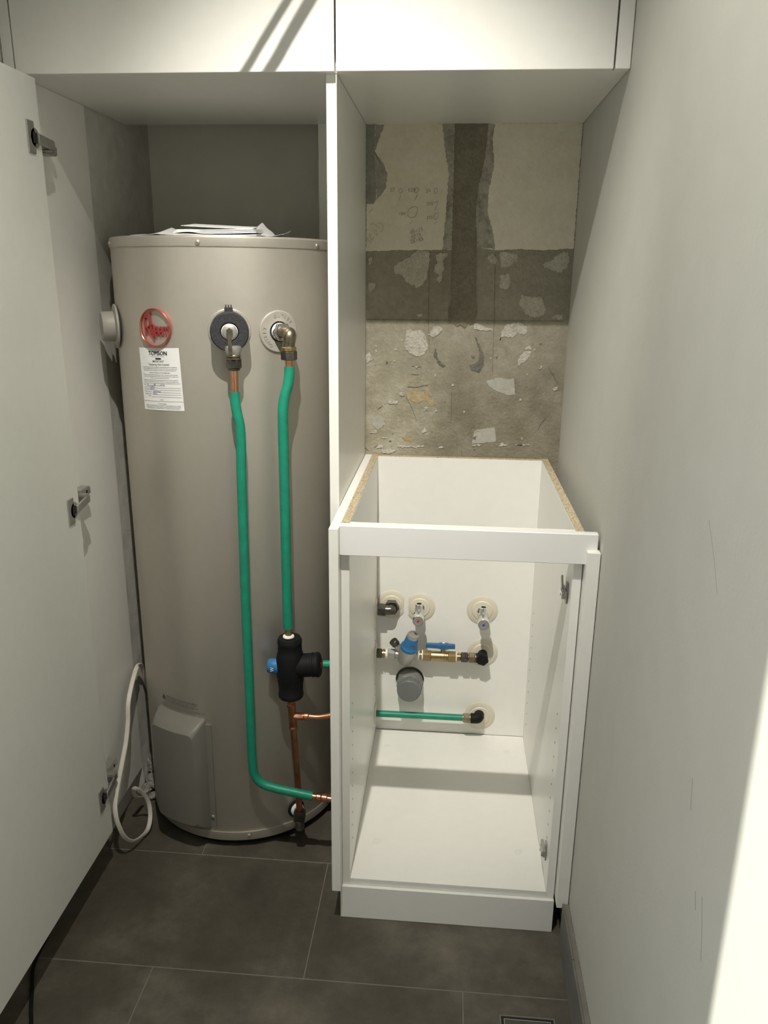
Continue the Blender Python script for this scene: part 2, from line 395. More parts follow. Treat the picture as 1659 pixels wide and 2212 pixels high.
def holed(x0, x1, z0, z1, hx, hz, hr, place, d0, d1, n0=48):
    angs = sorted(set([2 * math.pi * k / n0 for k in range(n0)] + [math.atan2(z - hz, x - hx) % (2 * math.pi) for x in (x0, x1) for z in (z0, z1)]))
    inn = []; out = []
    for t in angs:
        c, s = math.cos(t), math.sin(t); inn.append((hx + hr * c, hz + hr * s))
        k = min([(x1 - hx) / c if c > 1e-9 else 9e9, (x0 - hx) / c if c < -1e-9 else 9e9, (z1 - hz) / s if s > 1e-9 else 9e9, (z0 - hz) / s if s < -1e-9 else 9e9])
        out.append((hx + k * c, hz + k * s))
    n = len(angs); vs = []; fs = []
    for d in (d0, d1): vs += [place(a, b, d) for a, b in inn] + [place(a, b, d) for a, b in out]
    for i in range(n):
        j = (i + 1) % n
        fs += [(i, j, n + j, n + i), (2 * n + i, 3 * n + i, 3 * n + j, 2 * n + j), (i, 2 * n + i, 2 * n + j, j), (n + i, n + j, 3 * n + j, 3 * n + i)]
    return vs, fs
struct(MB().mat('ceiling').add(*holed(XL_ - .1, XR_ + .1, YF_ - .1, .25, LAMP[0], LAMP[1], .050, lambda a, b, d: (a, b, d), ZC_, ZC_ + .05)).build('ceiling'))
struct(MB().mat('paint').box((XR_, YF_ - .1, -.01), (XR_ + .1, 0.0, ZC_), 0).build('wall_right'))
wl = MB().mat('paint')
wl.box((XL_ - .06, -1.695, -.01), (XL_, 0.25, ZC_), 0).box((XL_ - .06, YF_ - .1, -.01), (XL_, -1.95, ZC_), 0).box((XL_ - .06, -1.95, 2.05), (XL_, -1.695, ZC_), 0)
wl = struct(wl.build('wall_left'))
struct(MB().mat('paint').box((XL_ - .1, YF_ - .1, -.01), (XR_ + .1, YF_, ZC_), 0).build('wall_front'))
struct(MB().mat('alcove').box((XL_, 0.143, -.01), (-0.071, 0.25, ZC_), 0).build('wall_alcove'))
wb = struct(MB().mat('concrete').box((-0.071, 0.0, -.01), (XR_, 0.25, ZC_), 0).build('wall_back'))
# rough plaster beside the tank, standing where the side panel stops
def rough_strip():
    ny, nz = 26, 120; y0, y1, z0, z1 = -0.2205, 0.143, 0.0, 1.66
    vs = []; fs = []
    for j in range(nz + 1):
        for i in range(ny + 1):
            y = y0 + (y1 - y0) * i / ny; z = z0 + (z1 - z0) * j / nz
            x = -0.5195 + random.uniform(-.0007, .0007)
            if i == 0: x += .0025 * (0.5 + 0.5 * math.sin(z * 31) * math.sin(z * 17 + 1))
            if z < .12: x += random.uniform(0, .006) * (1 - z / .12)
            vs.append((x, y + (random.uniform(-.0004, .0004) if i == 0 else 0), z))
    w = ny + 1
    for j in range(nz):
        for i in range(ny): fs.append((j * w + i, j * w + i + 1, (j + 1) * w + i + 1, (j + 1) * w + i))
    b = len(vs)
    for j in range(nz + 1): vs.append((XL_, y0, vs[j * w][2]))
    for j in range(nz): fs.append((j * w, (j + 1) * w, b + j + 1, b + j))
    return MB().mat('plaster').add(vs, fs)
plabel(rough_strip().build('plaster_strip', wl), 'rough grey plaster strip between white panel and tank')

# old finishes left on the back wall
def jag(poly, step=.0035, amp=.0014):
    out = []
    n = len(poly)
    for i in range(n):
        a = Vector(poly[i]); b = Vector(poly[(i + 1) % n]); L = (b - a).length; k = max(1, int(L / step))
        nn = Vector((-(b - a).y, (b - a).x)) / max(L, 1e-6)
        for q in range(k):
            p = a + (b - a) * (q / k)
            if q: p = p + nn * random.uniform(-amp, amp)
            out.append((p.x, p.y))
    return out
def wplace(a, b, d): return (a, -d, b)
def clampx(p): return [(min(max(x, 0.0395), 0.5175), z) for x, z in p]
LIGHT=[[(.106,1.321),(.115,1.329),(.14,1.341),(.158,1.357),(.186,1.357),(.189,1.339),(.186,1.315),(.184,1.303),(.176,1.285),(.166,1.273),(.162,1.277),(.158,1.271),(.155,1.281),(.149,1.279),(.138,1.285),(.128,1.297),(.119,1.303),(.107,1.305)],[(.204,1.349),(.229,1.354),(.23,1.346),(.219,1.336),(.222,1.316),(.218,1.296),(.212,1.284),(.206,1.294),(.211,1.304),(.197,1.31),(.207,1.332)],[(.045,1.338),(.051,1.342),(.053,1.334),(.046,1.324)],[(.047,1.284),(.062,1.282),(.06,1.272),(.05,1.261),(.044,1.271)],[(.324,1.349),(.336,1.351),(.345,1.335),(.341,1.327),(.329,1.333),(.322,1.341)],[(.351,1.355),(.389,1.353),(.392,1.335),(.382,1.333),(.377,1.325),(.354,1.321)],[(.355,1.305),(.373,1.307),(.379,1.289),(.371,1.273),(.354,1.275),(.353,1.291)],[(.405,1.26),(.42,1.256),(.453,1.256),(.458,1.242),(.465,1.228),(.46,1.216),(.439,1.208),(.418,1.217),(.415,1.227),(.401,1.237),(.402,1.249)],[(.479,1.21),(.489,1.217),(.504,1.217),(.504,1.206),(.492,1.206)],[(.45,1.33),(.47,1.338),(.485,1.352),(.505,1.358),(.51,1.342),(.506,1.323),(.492,1.311),(.471,1.316),(.455,1.322)],[(.161,1.213),(.174,1.214),(.174,1.207),(.166,1.206)]]
WHITE=[[(.138,1.176),(.149,1.177),(.151,1.174),(.173,1.176),(.184,1.164),(.186,1.151),(.191,1.139),(.183,1.122),(.17,1.113),(.153,1.117),(.137,1.129),(.133,1.14)],[(.194,1.174),(.204,1.185),(.219,1.185),(.224,1.177),(.216,1.169),(.203,1.16),(.194,1.164)],[(.298,1.193),(.308,1.194),(.33,1.184),(.342,1.183),(.342,1.177),(.326,1.177),(.299,1.18)],[(.363,1.175),(.376,1.192),(.392,1.197),(.409,1.196),(.423,1.186),(.423,1.174),(.415,1.168),(.402,1.174),(.392,1.163),(.364,1.163),(.361,1.154)],[(.413,1.122),(.421,1.13),(.436,1.13),(.436,1.122),(.423,1.107),(.408,1.096),(.406,1.109)],[(.419,1.138),(.433,1.145),(.437,1.137),(.425,1.134)],[(.04,1.115),(.048,1.123),(.057,1.106),(.041,1.095)],[(.119,.896),(.138,.894),(.157,.896),(.161,.893),(.186,.895),(.188,.892),(.17,.89),(.169,.886),(.157,.89),(.135,.888),(.12,.891)],[(.08,.914),(.096,.913),(.094,.91),(.082,.911)],[(.048,.924),(.067,.931),(.069,.925),(.061,.923)],[(.07,.892),(.083,.896),(.084,.887),(.067,.884)],[(.222,.889),(.231,.897),(.237,.89)],[(.304,.899),(.329,.903),(.326,.899),(.307,.897)],[(.37,.9),(.392,.904),(.391,.901),(.374,.898)],[(.411,.903),(.446,.905),(.443,.903),(.414,.902)],[(.179,.931),(.188,.941),(.192,.931),(.182,.925)],[(.183,.99),(.192,.992),(.193,.984),(.186,.982)],[(.08,.883),(.119,.882),(.106,.873),(.084,.873)],[(.46,1.096),(.466,1.097),(.463,1.09),(.457,1.088)],[(.492,1.043),(.505,1.049),(.504,1.041),(.496,1.038)],[(.158,1.091),(.169,1.089),(.163,1.085)],[(.123,1.025),(.136,1.027),(.136,1.019),(.126,1.018)],[(.092,1.004),(.12,1.006),(.117,.997),(.097,.998)]]
SMOOTH=[[(.333,1.058),(.361,1.067),(.387,1.064),(.399,1.066),(.404,1.027),(.389,1.025),(.358,1.035),(.34,1.045)],[(.052,.96),(.07,.97),(.087,.961),(.086,.945),(.073,.931),(.059,.941)],[(.309,.934),(.315,.938),(.359,.945),(.364,.91),(.304,.902)]]
DARK=[[(.3,1.166),(.308,1.153),(.315,1.141),(.322,1.124),(.325,1.099),(.315,1.077),(.294,1.085),(.291,1.094),(.31,1.103),(.315,1.124),(.308,1.141)],[(.208,1.135),(.213,1.114),(.226,1.097),(.233,1.093),(.227,1.088),(.213,1.101),(.204,1.118)],[(.293,1.118),(.303,1.117),(.301,1.111),(.297,1.112)],[(.306,.918),(.316,.922),(.314,.914),(.309,.913)]]
OCHRE=[[(.186,1.039),(.194,1.041),(.194,1.014),(.205,1.011),(.21,.999),(.203,.994),(.193,1.002),(.186,1.014)],[(.131,.915),(.15,.919),(.163,.913),(.154,.904),(.135,.905)],[(.139,1.026),(.183,1.03),(.19,1.008),(.162,1.001),(.142,1.013)]]
GREY=[[(.038,1.625),(.059,1.625),(.058,1.558),(.062,1.496),(.062,1.467),(.056,1.458),(.038,1.458)]]
BROWN=[[(.059,1.625),(.079,1.624),(.058,1.567),(.077,1.547),(.088,1.519),(.083,1.49),(.063,1.465),(.062,1.496),(.058,1.558)]]
STRIP=[[(.236,1.626),(.312,1.626),(.311,1.586),(.307,1.553),(.296,1.496),(.292,1.444),(.296,1.398),(.297,1.338),(.297,1.34),(.299,1.26),(.304,1.22),(.3,1.199),(.291,1.191),(.285,1.197),(.276,1.182),(.266,1.19),(.258,1.186),(.247,1.196),(.238,1.194),(.236,1.219),(.242,1.26),(.239,1.379),(.239,1.374),(.238,1.432),(.238,1.536)]]
UP_LEFT=[[(.038,1.627),(.236,1.626),(.238,1.536),(.238,1.432),(.239,1.36),(.183,1.358),(.12,1.358),(.057,1.355),(.039,1.354)]]
UP_RIGHT=[[(.312,1.626),(.52,1.626),(.518,1.364),(.451,1.36),(.395,1.362),(.341,1.359),(.298,1.365),(.292,1.444),(.296,1.496),(.307,1.553),(.311,1.586)]]
DARKEDGE=[[(.209,1.626),(.236,1.626),(.238,1.524),(.239,1.36),(.218,1.36),(.224,1.456),(.227,1.524),(.217,1.569)],[(.296,1.496),(.307,1.553),(.312,1.626),(.326,1.624),(.322,1.591),(.328,1.536),(.318,1.49),(.318,1.444),(.331,1.404),(.339,1.362),(.298,1.365),(.292,1.444)]]
CIRC=[[(.151,1.453),(.157,1.45),(.157,1.441),(.153,1.432),(.144,1.429),(.137,1.432),(.136,1.441),(.141,1.449),(.151,1.453)],[(.156,1.493),(.16,1.49),(.155,1.482),(.151,1.484),(.152,1.491),(.156,1.493)],[(.198,1.492),(.202,1.49),(.2,1.481),(.195,1.482),(.195,1.489),(.198,1.492)],[(.195,1.461),(.204,1.464),(.203,1.458),(.199,1.45)],[(.205,1.439),(.206,1.433),(.201,1.426),(.196,1.427),(.196,1.434),(.2,1.439),(.205,1.439)],[(.118,1.492),(.123,1.487),(.119,1.482),(.114,1.486),(.118,1.492)],[(.047,1.414),(.059,1.414),(.071,1.404)],[(.066,1.416),(.074,1.417),(.079,1.409),(.077,1.399),(.071,1.397)],[(.058,1.402),(.059,1.396),(.064,1.39),(.065,1.397),(.061,1.402)],[(.048,1.394),(.05,1.384),(.054,1.379),(.058,1.387)],[(.041,1.385),(.051,1.372)],[(.046,1.439),(.055,1.449)],[(.119,1.477),(.115,1.466)],[(.158,1.479),(.151,1.467)],[(.201,1.45),(.197,1.445)],[(.203,1.421),(.197,1.414)],[(.146,1.422),(.141,1.415)],[(.212,1.489),(.212,1.483)]]
CRACK=[[(.275,1.342),(.278,1.32),(.278,1.3),(.281,1.28),(.278,1.26)],[(.251,1.033),(.25,1.006),(.252,.98),(.251,.953)],[(.28,.889),(.281,.873)],[(.139,1.016),(.156,.985),(.166,.956)],[(.07,.984),(.082,.993)],[(.061,.887),(.077,.896)],[(.142,1.04),(.167,1.04),(.192,1.046)],[(.465,.945),(.47,.958),(.482,.971)],[(.153,1.091),(.175,1.088)],[(.308,.925),(.315,.935),(.325,.935)],[(.48,1.092),(.493,1.074),(.503,1.055)],[(.04,.885),(.048,.878)],[(.151,1.071),(.169,1.07)]]
JOINT=[[(.188,1.359),(.189,1.201)],[(.189,1.201),(.194,1.125)],[(.34,1.355),(.345,1.203)],[(.345,1.203),(.347,1.073)],[(.042,1.199),(.507,1.202)]]
WTXT={'57':(.095,1.484),'128':(.137,1.484),'30':(.177,1.482),'292':(.179,1.455),'295':(.179,1.426),'104':(.117,1.434),'45=15':(.143,1.392),'75b':(.152,1.387),'45':(.144,1.383),'25=55':(.144,1.372)}
def patches(lst, name, mat, d, amp=.0014, lab=None):
    for i, p in enumerate(lst):
        o = MB().mat(mat).prism(jag(clampx(p), amp=amp), wplace, -0.001, d + i * 0.00004).build(name, wb)
        if lab: o['label'] = lab
patches(UP_LEFT, 'plaster_layer', 'oldpaint', .0020, .0010, 'cream painted plaster with pencil notes'); patches(UP_RIGHT, 'plaster_layer', 'oldpaint', .0022, .0010, 'plain cream painted plaster')
patches(GREY, 'paint_patch', 'greypatch', .0026, .0006, 'grey-green patch beside the panel'); patches(BROWN, 'paint_patch', 'brownpatch', .0024, .0014)
patches(DARKEDGE, 'torn_edge', 'darkedge', .0026, .0013);
patches(STRIP, 'mortar_strip', 'strip', .0023, .0010, 'vertical brown mortar chase fill')
patches(SMOOTH, 'filler_patch', 'smooth', .0010, .0008); patches(OCHRE, 'stain_patch', 'ochre', .0009, .0016); patches(DARK, 'dark_patch', 'darkpatch', .0016, .0016)
patches(LIGHT, 'adhesive_patch', 'adhesive', .0013, .0022); patches(WHITE, 'plaster_flake', 'whiteflake', .0014, .0018)
FLAKES = []
for k in range(46):
    cx = random.uniform(.05, .50) if k % 3 else random.uniform(.05, .22); cz = random.uniform(.885, 1.17); rr_ = random.uniform(.0012, .0042)
    n = random.randint(6, 9); el = random.uniform(.45, 1.0); ro = random.uniform(0, 3.14)
    pts = []
    for j in range(n):
        a = 2 * math.pi * j / n; q = rr_ * random.uniform(.55, 1.3); x, y = q * math.cos(a), q * el * math.sin(a)
        pts.append((cx + x * math.cos(ro) - y * math.sin(ro), cz + x * math.sin(ro) + y * math.cos(ro)))
    FLAKES.append(pts)
fk = MB()
for k, p in enumerate(FLAKES):
    fk.mat(('whiteflake', 'adhesive', 'darkpatch', 'whiteflake', 'ochre')[k % 5]).prism(p, wplace, -.0005, .0010 + .00003 * k)
fk = fk.build('plaster_crumb', wb); fk['kind'] = 'stuff'
MB().mat('alcove').box((-.0709, -.0008, 0), (.0200, .001, 2.2), 0).build('plaster_layer', wb)
jm = MB().mat('joint')
for p in JOINT: rib(jm, p, wplace, .0020, 0, .0004)
jm.build('tile_joint_mark', wb)
cm = MB().mat('crack')
for p in CRACK:
    q = []
    for i in range(len(p) - 1):
        a, b = Vector(p[i]), Vector(p[i + 1]); k = max(2, int((b - a).length / .003)); nn = Vector((-(b - a).y, (b - a).x)).normalized()
        for j in range(k): v = a + (b - a) * (j / k) + nn * random.uniform(-.0011, .0011); q.append((v.x, v.y))
    q.append(p[-1]); rib(cm, q, wplace, .0006, 0, .0014)
cm.build('wall_crack', wb)
pn = MB().mat('pencil')
for p in CIRC:
    q = []
    for i in range(len(p)):
        q.append(p[i])
    P = []
    for i in range(len(q) - 1):
        p0 = Vector(q[max(i - 1, 0)]); p1 = Vector(q[i]); p2 = Vector(q[i + 1]); p3 = Vector(q[min(i + 2, len(q) - 1)])
        for k in range(5):
            t = k / 5; P.append(tuple(0.5 * ((2 * p1) + (p2 - p0) * t + (2 * p0 - 5 * p1 + 4 * p2 - p3) * t * t + (3 * p1 - p0 - 3 * p2 + p3) * t ** 3)))
    P.append(q[-1]); rib(pn, P, wplace, .0007, .0018, .0032)
for s, (x, z), h, rz in (('57', WTXT['57'], .008, .1), ('128', WTXT['128'], .008, .1), ('30', WTXT['30'], .008, .25), ('292', WTXT['292'], .007, .1), ('295', WTXT['295'], .007, .05),
                       ('104', WTXT['104'], .007, 0), ('45=15', WTXT['45=15'], .0085, .30), ('=75', WTXT['75b'], .007, .12), ('42', WTXT['45'], .008, .15), ('25=55', WTXT['25=55'], .0085, .25)):
    vs, fs, wdt = text_geo(s, h=h)
    c, sn = math.cos(rz), math.sin(rz)
    pn.add([wplace(x + (px + wdt / 2) * c - py * sn, z + (px + wdt / 2) * sn + py * c, .0032) for px, py in vs], fs)
plabel(pn.build('pencil_writing', wb), 'pencilled sums and circles on the plaster')

wr = bpy.data.objects['wall_right']
for p in (((-1.135, 1.062), (-1.165, 1.030), (-1.187, 1.000)), ((-1.190, .790), (-1.198, .755)), ((-1.262, .700), (-1.275, .668), (-1.283, .640)), ((-1.243, .690), (-1.250, .672))):
    k = MB().mat('scuff'); rib(k, list(p), lambda a, b, d: (XR_ - d, a, b), .0012, -.0002, .0003); k.build('scuff_mark', wr)
# skirting tiles on the right wall
bb = struct(MB().mat('grout').box((0.509, -2.9, 0), (0.5188, -0.622, 0.097), 0.0005).build('baseboard_right'))
for a, b, dx in ((-0.622, -0.758, .0006), (-0.760, -1.36, 0), (-1.362, -1.96, .0003), (-1.962, -2.9, 0)):
    MB().mat('skirt').box((0.505 + dx, b, 0.0005), (0.509, a, 0.099), 0.0006).build('tile', bb)

# recessed downlight
dl = thing('recessed_downlight', 'round white recessed downlight in the ceiling in front of the cupboards', 'light', (LAMP[0], LAMP[1], ZC_))
MB().mat('whiteplastic').lathe([(.0350, .0005), (.0360, -.0030), (.056, -.0030), (.058, -.0002), (.0350, .0005)], (LAMP[0], LAMP[1], ZC_), (0, 0, 1), 48, False, False).build('trim_ring', dl)
MB().mat('black').lathe([(.0505, .0006), (.0490, .045), (.002, .046)], (LAMP[0], LAMP[1], ZC_), (0, 0, 1), 40, False, True).build('can', dl)
em = bpy.data.materials.new('lamp_lens'); em.use_nodes = True; M['lens'] = em
em.node_tree.nodes['Principled BSDF'].inputs['Emission Color'].default_value = (1, .95, .82, 1); em.node_tree.nodes['Principled BSDF'].inputs['Emission Strength'].default_value = 8
MB().mat('lens').cyl((LAMP[0], LAMP[1], LAMP[2] + .014), (LAMP[0], LAMP[1], LAMP[2] + .018), .026, 40).build('lens', dl)

# unseen flat strips added above the frame to cast the streak on the left door
lc = thing('streak_caster', 'added pair of unseen flat strips that cast the slanted streak on the left overhead door', 'cable', (.12, -.70, ZC_))
for (a, b, w) in (((-.0170, -.70, 1.8900), (-.0860, -.70, 1.7975), .0050), ((.0110, -.70, 1.8900), (-.0500, -.70, 1.8035), .0072)):
    a, b = Vector(a), Vector(b); d = (a - b).normalized(); t = a + d * ((ZC_ - .001 - a.z) / d.z)
    MB().mat('whitecord').tube([b, b + d * .03 + Vector((.0012, 0, 0)), a, t], w, 14, flat=(.0016, w), flatdir=(0, 1, 0)).build('caster_strip', lc)

# ================================================================== OVERHEAD CABINET
oc = thing('overhead_cabinet', 'white overhead cabinet with flat doors above the water heater and base cabinet', 'cabinet', (0, -.243, 1.626))
mb = lambda *a: MB().mat(*a)
mb('melamine').box((-.5185, -.471, 1.626), (.5185, -.001, 1.642)).build('bottom_panel', oc)
mb('melamine').box((-.516, -.471, 1.642), (-.500, -.001, 2.31)).build('side_panel', oc)
mb('melamine').box((.4785, -.471, 1.642), (.4945, -.001, 2.31)).build('side_panel', oc)
mb('melamine').box((-.500, -.012, 1.642), (.4785, -.003, 2.31)).build('back_panel', oc)
mb('melamine').box((-.500, -.471, 2.294), (.4785, -.012, 2.31)).build('top_panel', oc)
mb('melamine').box((-.5125, -.490, 1.6245), (.0370, -.472, 2.28), .0008).build('door', oc)
mb('melamine').box((.0398, -.490, 1.6245), (.4915, -.472, 2.28), .0008).build('door', oc)
mb('melamine').box((-.5345, -.488, 1.6245), (-.5155, -.472, 2.32)).build('filler_strip', oc)
mb('melamine').box((.4945, -.490, 1.6245), (.5180, -.472, 2.32)).build('filler_strip', oc)

# ================================================================== TALL HEATER CUPBOARD
tc = thing('tall_cupboard', 'tall white heater cupboard with its left door swung open, tank inside', 'cupboard', (-.25, -.25, 0))
mb('melamine').box((-.5345, -.4712, .072), (-.5160, -.2215, 1.6257)).build('side_panel', tc)
mb('melamine').box((.0205, -.473, 0.0), (.0385, -.002, 1.6245), .0006).build('divider_panel', tc)
dr = MB().mat('door').box((-.494, -1.035, .096), (-.476, -.497, 1.617), .0008).build('door', tc)
plabel(dr, 'white door swung wide open at the left')
def hinge(z, up):
    h = MB().mat('nickel')
    X = (1, 0, 0); Y = (0, 1, 0); Z = (0, 0, 1)
    h.box((-.4765, -.5465, z - .026), (-.4735, -.5225, z + .026), .0008)              # screw flange on the door
    h.lathe([(.0165, 0), (.0165, .0022), (.0150, .0030)], (-.4765, -.5225, z), (1, 0, 0), 28)    # cup rim
    h.mat('hole').box((-.4738, -.530, z - .0085), (-.4728, -.5105, z + .0085), .0004)   # open cup
    h.mat('chrome').box((-.4740, -.5240, z - .010), (-.4705, -.5225, z - .0088), .0003).box((-.4740, -.5240, z + .0088), (-.4705, -.5225, z + .010), .0003)
    a = Vector((-.474, -.517, z)); b = Vector((-.478, -.468, z + up * .004)); d = (b - a).normalized(); n = Vector((d.y, -d.x, 0))
    h.mat('nickel').obox((a + b) / 2 + Vector((.003, 0, 0)), (d, n, Vector(Z)), ((b - a).length, .004, .0165), .0008)  # link arm
    c = Vector((-.4965, -.462, z + up * .004))
    h.obox((-.4935, -.456, z + up * .004), (X, Y, Z), (.035, .022, .019), .0025, 2)             # knuckle
    h.obox((-.5040, -.428, z + up * .010), (X, Y, Z), (.022, .046, .017), .002, 2)              # arm on the side panel
    h.mat('olddark').obox((-.5145, -.448, z), (X, Y, Z), (.003, .020, .060), .0006)             # mounting plate
    h.mat('hole').cyl((-.4932, -.424, z + up * .010), (-.4926, -.424, z + up * .010), .004, 16)
    return h
for z, u_, l in ((1.520, -.6, 'top hinge of the open door'), (.857, 1, 'middle hinge of the open door'), (.205, 1, 'bottom hinge of the open door')):
    plabel(hinge(z, u_).build('hinge', dr), l)

# ================================================================== BASE CABINET
bc = thing('base_cabinet', 'white base cabinet without worktop or door, raw chipboard top edges', 'cabinet', (.28, -.3, 0))
mb('melamine').box((.0392, -.618, .0855), (.0568, -.001, .8690), .0008).build('end_panel', bc)
def carcass_side(x0, x1):
    return mb('melamine').box((x0, -.5885, .079), (x1, -.001, .8685), .0005).mat('chip').box((x0 + .0004, -.5875, .8683), (x1 - .0004, -.0015, .8700), .0003)
carcass_side(.0570, .0730).build('side_panel', bc); rsp = carcass_side(.4775, .4935).build('side_panel', bc)
mb('melamine').box((.0732, -.5885, .079), (.4773, -.0165, .095), .0006).build('bottom_panel', bc)
# back panel with the round waste hole
HX, HZ, HR = .1645, .252, .0385
def back_panel():
    x0, x1 = .0732, .4773
    vs, fs = holed(x0, x1, .0955, .8680, HX, HZ, HR, lambda a, b, d: (a, d, b), -.016, -.001)
    p = mb('melamine').add(vs, fs)
    return p.mat('chip').box((x0, -.0155, .8678), (x1, -.0015, .8690), .0002)
back_panel().build('back_panel', bc)
mb('edge').box((.0570, -.6050, .8150), (.5140, -.5890, .8715), .0010).build('front_rail', bc)
mb('melamine').box((.0732, -.5880, .8150), (.4773, -.5720, .8690), .0006).build('rear_rail', bc)
mb('melamine').box((.4950, -.6200, .0850), (.5175, -.6010, .8420), .0007).box((.4952, -.6012, .0860), (.5172, -.5500, .8410), .0005).build('filler_strip', bc)
mb('melamine').box((.0535, -.5955, 0.0005), (.4940, -.5795, .0787), .0006).build('kickboard', bc)
for x, y in ((.112, -.10), (.427, -.095), (.118, -.47), (.430, -.475)):
    mb('edge').lathe([(.0085, 0), (.0085, .0006), (.0075, .0010)], (x, y, .0949), (0, 0, 1), 24).build('cap', bc)
ph = MB().mat('hole')
for yy in (-.545, -.06):
    for k in range(11):
        z = .16 + k * .032
        ph.cyl((.0728, yy, z), (.0733, yy, z), .0022, 8); ph.cyl((.4772, yy, z), (.4777, yy, z), .0022, 8)
ph = ph.build('shelf_pin_hole', bc); ph['kind'] = 'stuff'
def hinge_plate(z, arm):
    h = MB().mat('nickel').box((.4745, -.556, z - .020), (.4773, -.541, z + .020), .0006)
    h.box((.4685, -.560, z - .010), (.4750, -.520, z + .006), .0015, 2)
    h.mat('chrome').box((.4660, -.552, z - .013), (.4705, -.528, z - .001), .001)
    if arm: h.mat('nickel').obox((.4690, -.530, z + .013), (Vector((0, .6, .8)), Vector((1, 0, 0)), Vector((0, -.8, .6))), (.026, .0035, .011), .0006)
    h.mat('hole').cyl((.4658, -.540, z - .007), (.4662, -.540, z - .007), .003, 12)
    return h
plabel(hinge_plate(.738, True).build('hinge_plate', rsp), 'upper metal hinge plate inside the cabinet'); plabel(hinge_plate(.163, False).build('hinge_plate', rsp), 'lower metal hinge plate inside the cabinet')

# ================================================================== WATER HEATER
wh = thing('water_heater', 'tall beige-grey cylindrical electric water heater standing in the cupboard', 'water heater', (TX, TY, 0))
O = (TX, TY, 0); UPV = (0, 0, 1)
MB().mat('tank').lathe([(TR - .004, .040), (TR - .001, .044), (TR, .046), (TR, 1.3505)], O, UPV, 160, True, True).build('shell', wh)
MB().mat('tank').lathe([(TR - .002, 1.3495), (TR + .0016, 1.3500), (TR + .0020, 1.3515), (TR + .0016, 1.3660), (TR - .001, 1.3695), (TR - .004, 1.3700), (.02, 1.3720)], O, UPV, 160).build('top_cap', wh)
MB().mat('tank').lathe([(TR - .006, .022), (TR + .0005, .0225), (TR + .0012, .024), (TR + .0010, .0440), (TR - .003, .0448)], O, UPV, 160).build('base_ring', wh)
MB().mat('black').lathe([(TR - .018, 0.0), (TR - .012, .006), (TR - .012, .024)], O, UPV, 96).build('base', wh)
def screw(th, z, d):
    p = tank(th, z, d); n = tnorm(th)
    return MB().mat('nickel').lathe([(.0050, 0), (.0050, .0010), (.0042, .0026), (.0022, .0035)], p, n, 20).mat('hole').obox(p + n * .0034, (n, ttan(th), Vector(UPV)), (.0006, .0034, .0009), 0)
for th, z in ((3.0, 1.3565), (64.5, 1.3565), (-60.5, 1.3570), (14.0, .0345)):
    screw(th, z, .0014).build('screw', wh)

# badge: red ring with the maker's lettering
def badge_ring(t):
    n, k = 56, 10; vs = []; fs = []
    for i in range(n):
        a = 2 * math.pi * i / n
        for j in range(k):
            b = 2 * math.pi * j / k; r = .0358 + .0019 * math.cos(b)
            vs.append((r * math.cos(a), r * math.sin(a), .0045 + .0030 * math.sin(b)))
    for i in range(n):
        for j in range(k): fs.append((i * k + j, i * k + (j + 1) % k, ((i + 1) % n) * k + (j + 1) % k, ((i + 1) % n) * k + j))
    t.add(vs, fs)
bg = MB().mat('redmetal').bent(-21.0, 1.198, badge_ring).build('badge', wh); plabel(bg, 'round red brand badge with raised lettering')
def badge_letters(t):
    pl = lambda a, b, d: (a, b, d)
    w = .0026
    rib(t, [(-.0262, .0200), (-.0235, -.0170)], pl, w, .0010, .0038)
    bow = [(-.0268, .0205)] + [(-.0200 + .0088 * math.cos(q), .0105 + .0095 * math.sin(q)) for q in [math.radians(x) for x in range(88, -92, -18)]] + [(-.0225, .0000)]
    rib(t, bow, pl, w, .0010, .0038)
    rib(t, [(-.0200, .0005), (-.0125, -.0105), (-.0020, -.0232)], pl, .0025, .0010, .0038)
    rib(t, [(-.0118, .0285), (-.0085, -.0155)], pl, .0025, .0010, .0038)
    hh = [(-.0105, .0020), (-.0088, .0058), (-.0060, .0068), (-.0038, .0050), (-.0028, .0000), (-.0018, -.0158)]
    rib(t, hh, pl, .0024, .0010, .0038)
    vs, fs, wdt = text_geo('eem', h=.0300, w=.0325, bold=.004)
    for dd in (.0038, .0028, .0018): t.add([(x + .0158, y - .0162, dd) for x, y in vs], fs)
MB().mat('red').bent(-21.0, 1.198, badge_letters).build('lettering', bg)

# paper notice stuck to the tank
RZ = math.radians(2.0)
def rot2(x, y): return (x * math.cos(RZ) - y * math.sin(RZ), x * math.sin(RZ) + y * math.cos(RZ))
def sheet(t):
    nx, nz = 14, 2; w, h = .1010, .1235; vs = []; fs = []
    for dd in (.0004, .0009):
        for j in range(nz + 1):
            for i in range(nx + 1):
                x, y = rot2(-w / 2 + w * i / nx, -h / 2 + h * j / nz); vs.append((x, y, dd))
    q = (nx + 1) * (nz + 1); s_ = nx + 1
    for j in range(nz):
        for i in range(nx):
            a = j * s_ + i; fs += [(q + a, q + a + 1, q + a + 1 + s_, q + a + s_)]
    t.add(vs, fs)
nt_ = MB().mat('paper').bent(-20.6, 1.0975, sheet).build('notice', wh); plabel(nt_, 'white printed tempering valve notice with handwriting')
def line(t, s, y, w=None, h=None, x=0.0, bold=0.0, align='c', d=.0012):
    vs, fs, wd_ = text_geo(s, h=h, w=w, bold=bold)
    sh = x + (0 if align == 'c' else wd_ / 2)
    t.add([(*rot2(px + sh, py + y), d) for px, py in vs], fs)
